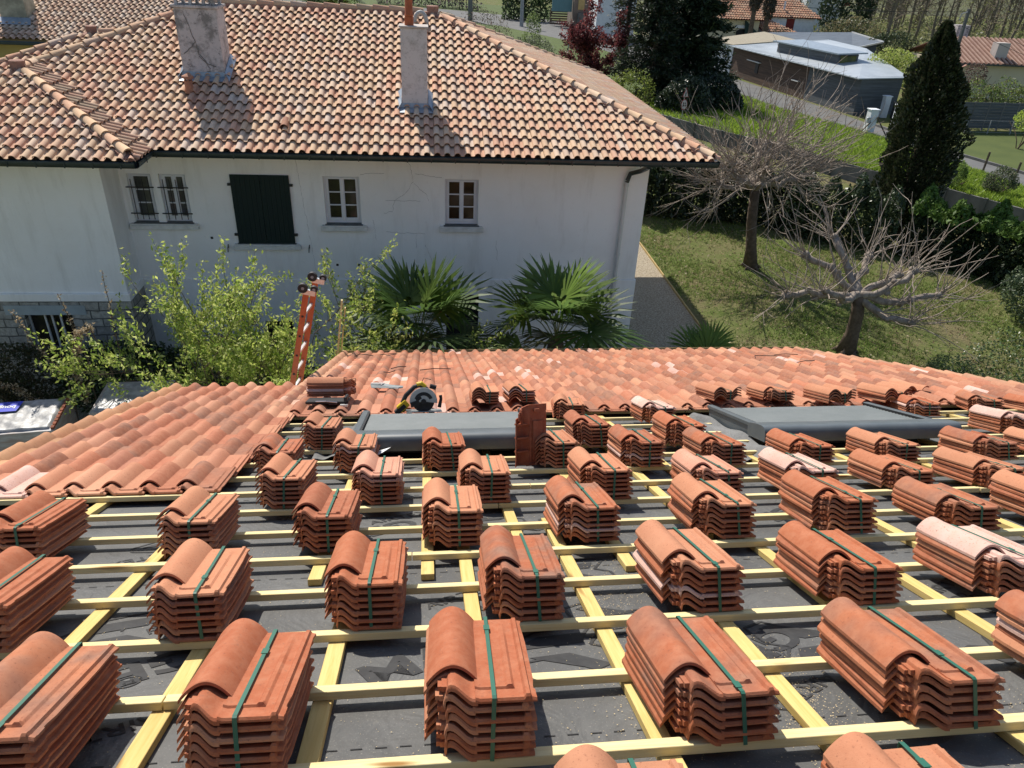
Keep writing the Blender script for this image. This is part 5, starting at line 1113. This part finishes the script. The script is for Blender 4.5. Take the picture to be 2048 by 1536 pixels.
conifer("dark conifer with dead grey branches left of the biggest conifer", (16.2,55.5,0), 9.0, 3.1, 20000, DK+[(.05,.05,.035)], .3, z0=1.2)
conifer("thin sparse pine rising above the red-leaved tree", (15.2,60.0,0), 9.5, 2.4, 3000, [(.03,.045,.02),(.05,.06,.03)], .3, z0=4.5)
bush("ivy_shrub", "dark ivy-covered shrub behind the road sign", "shrub", (17.0,50.5,0), (1.9,1.4,1.6), 1.3, 8000, .2, DK+[(.05,.07,.035)], M_LEAFG)
bush("dark_undergrowth", "dark undergrowth at the foot of the conifers by the lane", "shrub", (20.3,53.0,0), (2.6,1.8,1.5), 1.2, 9000, .2, DK, M_LEAFG)
leafy_shrub("plum_tree", "red-leaved plum tree beyond the hip of the tiled roof", (12.5,60,0), 6, 5.6, [(.13,.025,.028),(.085,.018,.022),(.2,.05,.045),(.06,.02,.02)], 13000, .19, .32, cat="tree", lev=2, kids=5, tipr=.4, asp=.6)
bush("yellow_green_shrub", "yellow-green shrub under the red-leaved plum tree", "shrub", (13.6,52,0), (1.6,1.6,1.5), 1.2, 4200, .15, [(.13,.17,.025),(.18,.22,.035),(.08,.12,.02)])
bush("yellow_green_shrub", "yellow-green bush along the roof hip left of the plum tree", "shrub", (11.0,62,0), (2.0,2.2,1.0), .9, 3500, .17, [(.13,.19,.025),(.18,.24,.035)])
bush("brown_shrub", "brownish bare-twigged shrub beyond the roof ridge", "shrub", (4.3,58,0), (2.4,1.6,2.6), 3.3, 4200, .12, [(.07,.045,.04),(.05,.045,.03),(.09,.06,.05),(.06,.07,.03)])
bush("grey_green_shrub", "grey-green rounded shrub beyond the roof hip", "shrub", (7.6,58,0), (2.3,1.6,1.9), 2.6, 5200, .14, [(.07,.085,.05),(.10,.115,.07),(.045,.06,.03)])
bush("upright_shrub", "upright pale green shrub poking above the grey-green one", "shrub", (8.6,64,0), (.75,.75,2.2), 3.2, 1800, .16, [(.12,.17,.05),(.09,.13,.035)])
bush("leafy_bush", "small yellow-green bush right behind the ridge cap", "shrub", (1.5,57,0), (1.0,1.0,1.4), 4.0, 1200, .13, [(.13,.18,.04),(.17,.22,.06)])
palm("dark fan palm peeping over the main ridge left", (-7.9,60,0), 5.6, 2.0, 18, "fan palms beyond the ridge", 11); palm("dark fan palm peeping over the main ridge nearer the right chimney", (-5.8,61,0), 5.9, 2.0, 18, "fan palms beyond the ridge", 12)

# ------------------------------------------------------------------ houses and street beyond
def house(name, lab, cat, o): e = empty(name, lab, cat, o); return e, Vector(o)
def part(mb, name, mat, par, O, **k): mb.v = [tuple(Vector(v)-O) for v in mb.v]; return mb.build(name, mat, par, **k)
MH, O = house("wooden_house", "low modern wooden house with pale zinc roof along the lane", "house", (31,62,0))
A_, Bc, Cc, Dc = (29.2,73.6), (31.55,54.3), (35.4,55.4), (37.5,72.0)
mb = MB(); P4 = [A_,Bc,Cc,Dc]; base = [(*p,0) for p in P4]; tops = [(A_[0],A_[1],2.48),(Bc[0],Bc[1],2.5),(Cc[0],Cc[1],2.55),(Dc[0],Dc[1],3.3)]
mb.add(base+tops, [(1,2,6,5),(2,3,7,6),(3,0,4,7)]); part(mb, "wall", M_CLAD, MH, O)
mb = MB(); k1 = (30.75,60.9); mb.quad((*k1,0),(*Bc,0),(*Bc,2.5),(*k1,2.49)); part(mb, "grey_wall", M_CLAD, MH, O)
mb = MB(); mb.quad((*A_,0),(*k1,0),(*k1,2.49),(*A_,2.48)); part(mb, "brown_wall", M_CLAD2, MH, O)
mb = MB(); e_ = .3
mb.prism([(A_[0]-.5,A_[1]+.2,2.52),(Bc[0]-.45,Bc[1]-.3,2.54),(Cc[0]+.3,Cc[1]-.2,2.58),(38.0,66.0,3.42),(Dc[0],Dc[1],3.5)], (0,0,.07)); part(mb, "zinc_roof", speck("pale_zinc", (.42,.46,.49), (.36,.4,.43), .8, .45, metal=.2), MH, O)
mb = MB()
for i in range(26):
    t = (i+.5)/26; a = Vector((A_[0]-.5,A_[1]+.2,2.60)).lerp(Vector((Bc[0]-.45,Bc[1]-.3,2.62)), t); b = Vector((Dc[0],Dc[1],3.58)).lerp(Vector((Cc[0]+.3,Cc[1]-.2,2.66)), t); mb.beam(a, b, .05, .03)
part(mb, "roof_seams", speck("zinc_seam", (.3,.34,.37), (.26,.3,.33), .8, .5), MH, O)
mb = MB(); mb.prism([(30.9,68.0,2.5),(32.5,60.2,2.5),(34.4,60.6,2.5),(33.4,69.0,2.5)], (0,0,1.02)); cb = part(mb, "clerestory", M_CLAD, MH, O)
mb = MB(); mb.prism([(30.5,68.3,3.525),(32.2,59.7,3.525),(34.9,60.2,3.62),(33.8,69.4,3.62)], (0,0,.1)); part(mb, "clerestory_roof", M_ZINC, MH, O)
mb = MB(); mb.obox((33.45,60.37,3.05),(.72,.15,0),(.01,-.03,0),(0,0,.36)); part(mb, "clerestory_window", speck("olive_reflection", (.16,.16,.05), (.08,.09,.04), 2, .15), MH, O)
mb = MB(); mb.obox((30.45,64.6,1.3),(.02,-.75,.0),(.03,0,0),(0,0,.7)); mb2 = MB(); mb2.obox((29.75,69.7,1.35),(.03,-1.1,0),(.03,0,0),(0,0,.5)); part(mb, "window", M_DARK, MH, O); part(mb2, "window", M_DARK, MH, O)
mb = MB(); mb.obox((29.65,69.5,1.75),(.1,-1.2,0),(.12,0,0),(0,0,.03)); mb.obox((30.5,62.4,1.2),(.06,-.5,0),(.12,0,0),(0,0,.03)); part(mb, "ledge", M_PIPE, MH, O)
GH, O = house("white_garage", "white garage with beige corrugated roof at the far end of the wooden house", "garage", (30,78,0))
mb = MB(); mb.prism([(28.3,77.3,0),(29.25,73.9,0),(34,75,0),(33.4,80,0)], (0,0,2.6)); part(mb, "wall", M_WHITE, GH, O)
mb = MB(); mb.obox((28.72,75.6,1.15),(.3,-1.2,0),(.04,.01,0),(0,0,1.1)); part(mb, "garage_door", M_PVC, GH, O)
mb = MB(); mb.prism([(27.9,77.8,2.62),(29.0,73.4,2.62),(34.8,73.0,3.3),(34.8,80.5,3.3)], (0,0,.06)); part(mb, "corrugated_roof", speck("beige_roof", (.34,.3,.22), (.24,.21,.16), 3, .9, stretch=(9,.5,1)), GH, O)
AN, O = house("rear_annex", "grey clad annex with dark corrugated roof behind the wooden house", "annex", (39,73,0))
mb = MB(); mb.prism([(35,72.6,0),(39.7,71.5,0),(42.4,72,0),(43.6,80,0),(36,81,0)], (0,0,2.6)); mb.prism([(39.7,71.49,2.6),(42.4,71.99,2.6),(42.4,71.99,3.35),(39.7,71.49,2.85)], (.6,4,0)); part(mb, "wall", M_CLAD, AN, O)
mb = MB(); mb.prism([(34.5,72.4,2.95),(39.6,71.2,2.87),(42.7,71.7,3.5),(44,80,3.6),(35.5,81,3.2)], (0,0,.08)); part(mb, "roof", speck("dark_roof", (.12,.14,.16), (.06,.07,.085), 2, .5, stretch=(.6,4,1)), AN, O)
mb = MB(); mb.beam((39.6,71.15,2.95),(42.75,71.65,3.58),.1,.14); mb.beam((42.75,71.65,3.58),(44,80,3.68),.1,.14); part(mb, "roof_edge", M_ALU, AN, O)
mb = MB(); mb.box(40.2,40.7,71.44,71.6,1.2,1.75); part(mb, "window", M_DARK, AN, O)
TH, O = house("red_tiled_house", "cream house with broad red tiled roof and oxblood shutters in the distance", "house", (42,98,0))
def nroof(name, par, O_, Oe, ux, L, H, clips=[((0,0),(0,1))], pw=.32, row=.5, pal=None, rise=.5):
    up = Vector((0,1,rise)).normalized() if abs(ux[1]) < .3 else Vector((-1,0,rise)).normalized(); pal = pal or [(.42,.22,.14),(.36,.18,.12),(.47,.28,.18),(.38,.24,.17)]
    return roof_face(name, Oe, ux, up, L, H, clips, M_OLD, par, tuple(O_), pw=pw, row=row, cols=lambda: (*(np.array(random.choice(pal))*random.uniform(.85,1.1)),1))
nroof("roof_tiles", TH, O, (28,93.5,3.55), (1,0,0), 12.2, 6.5); nroof("roof_tiles", TH, O, (40.3,95.6,3.85), (1,0,0), 8.0, 5.5, [clip_line((8.0,0),(5.0,5.5)), ((0,0),(0,1))])
nroof("roof_tiles", TH, O, (36.5,92.2,1.75), (1,0,0), 9.6, 4.8, [clip_line((9.6,0),(3.6,5.0)), clip_line((2.0,4.8),(4.6,0))])
mb = MB(); mb.box(28.4,39.9,94.1,104,0,3.5); mb.box(40.4,47.6,96.1,104,0,3.8); mb.box(38.9,45.2,92.9,96,0,1.7); part(mb, "wall", M_WALL2, TH, O)
mb = MB(); mb.box(40.5,47.65,96.04,96.12,.6,3.82); part(mb, "white_wall", M_WHITE, TH, O)
mb = MB(); mb.quad((28,93.5,3.5),(40.2,93.5,3.5),(40.2,99,6.3),(28,99,6.3)); mb.quad((40.3,95.6,3.8),(48.3,95.6,3.8),(45.3,100,6.0),(40.3,100,6.0)); mb.quad((28,99.02,6.3),(40.2,99.02,6.3),(40.2,104.5,3.5),(28,104.5,3.5)); mb.quad((36.5+4.6,92.2,1.7),(46.1,92.2,1.7),(40.1,96.6,3.9),(38.5,96.6,3.9)); part(mb, "roof_boarding", M_RED, TH, O)
mb = MB(); mb.box(44.1,45.1,95.98,96.03,.6,3.7); s1 = part(mb, "shutter", M_RED, TH, O); mb = MB(); mb.box(41.2,42.1,95.98,96.03,2.6,3.7); part(mb, "shutter", M_RED, TH, O)
mb = MB(); mb.box(37.2,38.6,94.02,94.08,1.6,2.5); part(mb, "window", M_DARK, TH, O); mb = MB(); mb.box(36.9,38.9,94.0,94.015,2.6,2.9); part(mb, "lintel", M_PVC, TH, O)
mb = MB(); mb.prism([(38.0,93.8,3.5),(38.4,93.8,.2),(42.4,93.8,.2)], (0,.1,0)); part(mb, "green_gable", speck("dark_green_panel", (.015,.035,.03), (.02,.045,.04), 2, .7), TH, O)
mb = MB(); mb.tube([(43.9,97,4.2),(43.9,97,5.5)], .12, 8); part(mb, "flue", M_PVC, TH, O)
FH, O = house("white_house_far", "white house with dark window far away among trees", "house", (64,128,0))
mb = MB(); mb.box(60.5,66.4,126,134,0,7); part(mb, "wall", M_WHITE, FH, O); mb = MB(); mb.box(63.0,65.0,125.9,126.05,2.8,4.1); part(mb, "window", M_DARK, FH, O); mb = MB(); mb.box(66.0,67.6,125.5,130,4.1,4.5); part(mb, "porch_roof", M_RED, FH, O)
bpy.data.objects[FH.name].name = "distant_white_house"
EH, O = house("cream_house", "cream house with striped red roof behind the plank fence", "house", (50,67,0))
mb = MB(); mb.box(46.0,62,64.4,72,0,2.75); part(mb, "wall", M_WALL2, EH, O)
mb = MB(); mb.prism([(45.3,63.9,2.85),(63,63.9,2.85),(63,68.2,4.5),(46.0,68.2,4.5)], (0,0,-.06)); mb.prism([(46,68.22,4.5),(63,68.22,4.5),(63,73,2.8),(46,73,2.8)], (0,0,-.06)); part(mb, "roof", speck("roof_red", (.2,.1,.075), (.15,.075,.06), 2, .9), EH, O)
mb = MB()
for i in range(40): x = 45.5+i*.44; mb.beam((x,63.85,2.9),(x+.3*(1 if i == 0 else .0),68.2,4.57),.2,.1)
part(mb, "roof_rolls", speck("roof_roll", (.42,.27,.2), (.34,.2,.15), 2, .9), EH, O)
mb = MB(); mb.box(45.2,63,63.75,63.9,2.72,2.84); part(mb, "gutter", M_GUT, EH, O); mb = MB(); mb.box(49.2,50.3,64.8,65.6,2.9,4.45); part(mb, "chimney", M_CHIM2, EH, O); mb = MB(); mb.box(48.2,49.4,69.5,70.3,3.5,5.4); part(mb, "chimney", M_CHIM, EH, O)
mb = MB(); mb.prism([(44.2,63.2,1.9),(45.9,63.4,2.7),(45.9,65,2.7),(44.2,65,1.9)], (0,0,.08)); part(mb, "lean_to_roof", M_MORT, EH, O)
# plank fence right
PF = empty("plank_fence", "weathered grey plank fence along the far lawn", "fence", (36.6,50,0))
for i in range(11):
    a = Vector((i*1.15, .3*math.sin(i*.05)*0+i*.05, 0)); m = MB()
    for k in range(9): m.obox(a+Vector((.575,0,.25+k*.19)), (.55,.025,0), (0,.02,0), (0,0,.09))
    m.build("panel", M_CLAD, PF); m = MB(); m.obox(a+Vector((0,0,.95)), (.05,0,0), (0,.06,0), (0,0,.95)); m.build("post", M_CONC, PF)
MF = empty("mesh_fence", "low wire fence posts in front of the plank fence", "fence", (36.8,48.9,0)); m = MB()
for i in range(7): q = MB(); q.box(i*1.7,i*1.7+.05,0,.05,0,.9); q.build("post", M_STEEL, MF)
m.box(0,10.3,.01,.03,.86,.88); m.box(0,10.3,.01,.03,.1,.12); m.build("wire", M_STEEL, MF)
hedge("garden hedge of mixed greens above the plank fence", [(37.4,52.6),(40,53.2),(43,53.8),(47,54.2)], 2.0, 2.35, 7000, .17, [(.06,.10,.03),(.12,.17,.04),(.17,.24,.035),(.09,.08,.04)], M_LEAF)
bush("brown_bush", "small brown round bush standing above the garden hedge", "shrub", (41.5,56,0), (.8,.8,.8), 2.9, 1500, .14, [(.08,.05,.04),(.12,.08,.06)])
bush("yellow_green_bush", "yellow-green bush between the wooden house and the cypress", "shrub", (37.6,60.5,0), (2.1,1.6,1.4), 2.6, 3800, .2, [(.3,.36,.06),(.22,.29,.045),(.38,.42,.1)])
bush("dark_evergreen", "dark drooping evergreen behind the yellow-green bush", "tree", (44.5,74,0), (2.3,2.0,2.1), 2.6, 4500, .26, [(.03,.045,.018),(.05,.075,.03),(.07,.09,.035)], M_NEEDLE)
bush("dark_evergreen", "big dark evergreen right of the red tiled house", "tree", (57,106,0), (4.0,3.2,4.4), 4.6, 4200, .5, [(.025,.045,.022),(.045,.07,.03)], M_NEEDLE)
bush("olive_shrub", "olive-brown shrubs behind the annex", "shrub", (50.5,92,0), (4.6,3.0,2.3), 2.2, 4500, .3, [(.13,.11,.05),(.10,.11,.045),(.16,.13,.06),(.08,.10,.04)])
bush("grey_green_tree", "small grey-green tree in front of the red tiled house", "tree", (37.9,84,0), (1.2,1.2,1.3), 2.2, 1400, .18, [(.07,.09,.05),(.10,.12,.07)])
def tall_palm(lab, base, H):
    e = empty("tall_palm", lab, "palm", base, "tall palms before the red tiled house"); m = MB(); m.tube([(0,0,0),(.15,0,H*.5),(.1,0,H)], [.34,.28,.26], 8); m.build("trunk", M_BARK2, e)
    foliage("dead_skirt", blob((.1,0,H+.4), (.75,.75,1.3), 900, .4), .5, [(.07,.06,.045),(.1,.085,.06)], M_NEEDLE, e, .25, bias=(0,0,-1.2))
    n = 700; d = rv(n); d[:,2] = abs(d[:,2])*.8-.1; foliage("fronds", np.array((.1,0,H+1.8))+d*RNG.uniform(.3,1.8,(n,1)), .7, [(.04,.06,.025),(.06,.085,.03)], M_PALM, e, .12, axis=d, jit=.2)
tall_palm("left tall palm with bare dark trunk before the red tiled house", (36.3,88,0), 5.6); tall_palm("right tall palm with shaggy trunk before the red tiled house", (38.2,88.5,0), 4.9)
# gate, pillars, posts
GT = "white pillars of the lane gate"
def pillar(lab, x, y, h, r=.2): e = empty("gate_pillar", lab, "pillar", (x,y,0), GT); m = MB(); m.box(-r,r,-r,r,0,h); m.build("shaft", M_WHITE, e, bevel=.01); m = MB(); m.box(-r-.05,r+.05,-r-.05,r+.05,h+.001,h+.07); m.build("cap", M_WHITE, e, bevel=.01)
pillar("white gate pillar with a letterbox nearest the grass bank", 29.25,48.0,1.5,.26); pillar("tall white gate pillar beside the wooden wall", 33.7,54.0,1.45,.22); pillar("white gate pillar half hidden by the cypress", 32.3,49.9,1.5,.25)
m = MB(); m.box(28.75,29.0,47.55,47.72,.75,1.1); o = m.build("letterbox", M_ZINC, bevel=.02); tag(o, "grey letterbox fixed on the nearest white gate pillar", "letterbox")
m = MB(); m.beam((28.4,47.6,.05),(29.1,47.7,.8),.06,.06); o = m.build("wooden_strut", M_BARK2); tag(o, "dark slanting strut left of the letterbox pillar", "strut"); m = MB(); m.beam((30.1,47.2,.05),(29.45,47.7,1.1),.07,.07); o = m.build("wooden_strut", M_BARK2); tag(o, "dark slanting strut right of the letterbox pillar", "strut")
e = empty("lane_gate", "dark slatted gate between the white pillars", "gate", (33.9,53.4,0)); m = MB()
for k in range(9): m.obox((.05+k*.0-.05*k,-.32*k*.9-.1,.62),(.02,0,0),(-.012,-.12,0),(0,0,.55))
m.build("slats", M_DARK, e); m = MB(); m.beam((0,0,1.2),(-.45,-2.7,1.2),.05,.06); m.build("rail", M_IRON, e)
for i, (x,y,z) in enumerate(((30.8,38.4,0),(31.0,36.2,0))):
    m = MB(); m.tube([(x,y,z),(x+.02,y,1.1)], .06, 6); o = m.build("wooden_post", M_BARK2); tag(o, ["dark wooden post beside the lane behind the light clipped shrub","dark wooden post beside the lane near the right edge"][i], "post", "posts beside the lane")
# road sign seen by the lane
e = empty("road_sign", "round road sign with black marks and a triangular plate above it by the lane", "road sign", (16.15,47.2,0)); m = MB(); m.tube([(0,0,0),(-.05,0,2.55)], .03, 8); m.build("pole", M_STEEL, e)
M_SGN = speck("sign_face", (.55,.5,.52), (.48,.44,.46), 5, .5); M_RIM = Mat("sign_rim", (.3,.05,.05), .5).done()
def dsc(r, y, z, mat, nm, par, t=.01, k=20, ph=0, sx=.6): m = MB(); m.prism([(sx*r*math.cos(2*math.pi*i/k+ph),y,z+r*math.sin(2*math.pi*i/k+ph)) for i in range(k)], (0,t,0)); return m.build(nm, mat, par)
pl = dsc(.33,-.04,1.62,M_RIM,"round_plate",e); dsc(.28,-.052,1.62,M_SGN,"sign_face",pl)
m = MB(); m.box(-.09,-.02,-.058,-.054,1.5,1.75); m.box(.03,.1,-.058,-.054,1.5,1.62); m.box(.03,.1,-.058,-.054,1.66,1.75); m.build("sign_mark", M_DARK, pl)
pl = dsc(.38,-.04,2.25,M_RIM,"triangle_plate",e,k=3,ph=math.pi/2); dsc(.29,-.052,2.24,M_SGN,"sign_face",pl,k=3,ph=math.pi/2); m = MB(); m.box(-.03,.03,-.058,-.054,2.12,2.34); m.build("sign_mark", M_DARK, pl)
# utility poles and cables
e = empty("utility_pole", "leaning concrete utility pole carrying a cable above the cypress", "utility pole", (42.2,60,0)); m = MB(); m.tube([(0,0,0),(-.15,0,7.1)], [.19,.13], 6); m.build("shaft", M_CONC, e); m = MB(); m.tube([(-.15,-.05,6.9),(-.7,-.1,6.75),(-.75,-.1,6.3)], .04, 5); m.build("bracket", M_STEEL, e)
def cable(lab, a, b, sag, r=.025): a, b = Vector(a), Vector(b); m = MB(); m.tube([a.lerp(b,t)-Vector((0,0,sag*4*t*(1-t))) for t in [i/12 for i in range(13)]], r, 4); o = m.build("cable", M_RUB); tag(o, lab, "cable", group="overhead cables")
cable("thick overhead cable running left from the utility pole top", (41.9,60,6.9), (15,75,7.6), .8); cable("thin overhead cable falling right from the utility pole", (42.0,60,6.6), (60,52,.6), .5, .018); cable("lower thin overhead cable crossing before the cream house", (41.9,60,5.9), (58,50,1.2), .6, .018)
e = empty("street_lamp", "grey street lamp column rising beyond the roof hip", "street lamp", (14.05,116,0)); m = MB(); m.tube([(0,0,0),(-.1,0,7.5)], [.28,.2], 8); m.build("column", M_STEEL, e)
e = empty("street_lamp", "pale lamp column beyond the ridge cap", "street lamp", (7.1,122,0)); m = MB(); m.tube([(0,0,0),(-.1,0,7.5)], [.36,.3], 8); m.build("column", M_CONC, e)
for i, (x,y) in enumerate(((15.6,86),(17.0,83))): m = MB(); m.tube([(x,y,0),(x,y,1.3)], .06, 5); o = m.build("fence_post", M_STEEL); tag(o, ["thin fence post beside the road left of the plum tree","thin fence post touching the plum tree crown"][i], "post", group="roadside fence posts")
# gardens across the road
hedge("dark hedge across the road beyond the roof hip", [(12.5,128),(16,127),(19.5,125)], 3.0, 3.4, 2600, .5, [(.025,.045,.018),(.045,.075,.025)], M_LEAF)
hedge("hedge with pink blossom across the road left of the lamp", [(-8,150),(2,148),(10,143)], 3.0, 3.0, 2600, .5, [(.09,.08,.08),(.06,.08,.04),(.13,.09,.10)], M_LEAF)
OH, O = house("roadside_house", "grey-brown outbuilding with a white wall across the road", "house", (24,116,0))
mb = MB(); mb.box(21.6,26.5,117,122,0,5.0); part(mb, "brown_wall", speck("brown_wall", (.2,.16,.13), (.15,.12,.1), 1, .95), OH, O); mb = MB(); mb.box(22.2,26,115.8,116.95,0,2.0); part(mb, "stone_wall", M_CONC, OH, O); mb = MB(); mb.box(22.2,23.1,116.9,116.98,2.4,4.6); part(mb, "door", M_BOARD, OH, O); mb = MB(); mb.box(18.6,21.5,118,118.2,2.0,4.2); part(mb, "teal_panel", speck("teal_panel", (.1,.2,.22), (.12,.23,.25), 1, .7), OH, O)
WHS, O = house("white_shed", "white wall of a building behind the sparse pine", "building", (24,101,0)); mb = MB(); mb.box(21.6,26.5,101,106,0,6); part(mb, "wall", M_WHITE, WHS, O); mb = MB(); mb.prism([(21.2,100.6,6.05),(26.9,100.6,6.05),(26.9,103.5,7.2),(21.2,103.5,7.2)], (0,0,.1)); part(mb, "roof", M_MORT, WHS, O)
e = empty("wooden_fence", "brown slatted wooden fence across the road", "fence", (18.6,119.5,0)); m = MB()
for k in range(7): m.box(0,2.6,0,.06,.2+k*.32,.42+k*.32)
m.build("slats", M_BARK2, e)
e = empty("grey_hut", "grey weathered board hut peeping over the ridge by the left chimney", "hut", (-9,48,0)); m = MB(); m.box(-.8,.9,0,2,0,6.3); m.build("wall", speck("grey_boards", (.33,.31,.28), (.24,.22,.2), 2, .9, stretch=(5,1,.5)), e); m = MB(); m.prism([(-1,-.2,6.31),(1.1,-.2,6.31),(1.1,1,6.9),(-1,1,6.9)], (0,0,.08)); m.build("roof", M_CLAD, e)
# bare wood on the slope: reads as one mass
tw = MB(); P = []
for i in range(125):
    x = RNG.uniform(52,135); y = RNG.uniform(100,165)
    if x < y*.42 and y < 118: continue
    H_ = RNG.uniform(8,15); base = np.array((x,y,0)); top = base+np.array((RNG.normal(0,.6),0,H_)); tw.tube([base,(base*.5+top*.5)+rv(1)[0]*.3,top], [.22,.15,.04], 5, cap=False)
    for k in range(30):
        t = RNG.uniform(.2,.98); b = base*(1-t)+top*t; d = rv(1)[0]*.9+np.array((0,0,.65)); pts = wob(b, d, H_*.32*(1.2-t), 4, .2, .05); tw.tube(pts, [.06,.045,.035,.025,.015], 3, cap=False)
        for _ in range(3): q = random.randint(1,3); tw.tube(wob(pts[q], (pts[q+1]-pts[q])+rv(1)[0]*.6, H_*.12, 3, .25, .05), [.03,.025,.018,.012], 3, cap=False)
        if random.random() < .75: P += list(pts[-1]+rv(9)*RNG.uniform(.1,.9,(9,1)))
o = tw.build("bare_wood", speck("wood_bark", (.2,.165,.12), (.13,.11,.08), 1, .95)); o["kind"] = "stuff"
foliage("wood_buds", P, .26, [(.2,.22,.06),(.16,.17,.06),(.26,.27,.09)], M_LEAF, None, .4, kind="stuff")
XYu = RNG.uniform((45,80),(140,160),(16000,2)); foliage("undergrowth", np.c_[XYu, RNG.uniform(.1,1.6,len(XYu))**1.3], .55, [(.10,.13,.04),(.16,.17,.06),(.09,.09,.045),(.2,.2,.08)], M_LEAF, None, .5, kind="stuff")
hs = bpy.data.meshes.new("hills"); HV = []; HF = []; nx_, ny_ = 40, 14
for j in range(ny_):
    for i in range(nx_): x = -300+i*22; y = 175+j*30; HV.append((x, y, -1+26*(1-math.exp(-(j/5)**1.6))*(.6+.4*math.sin(i*.35+1.2))))
HF = [(j*nx_+i, j*nx_+i+1, (j+1)*nx_+i+1, (j+1)*nx_+i) for j in range(ny_-1) for i in range(nx_-1)]
structure(link("hills", np_mesh("hills", HV, HF, smooth=True), speck("hill_grass", (.10,.105,.045), (.07,.075,.035), .05, .95)))
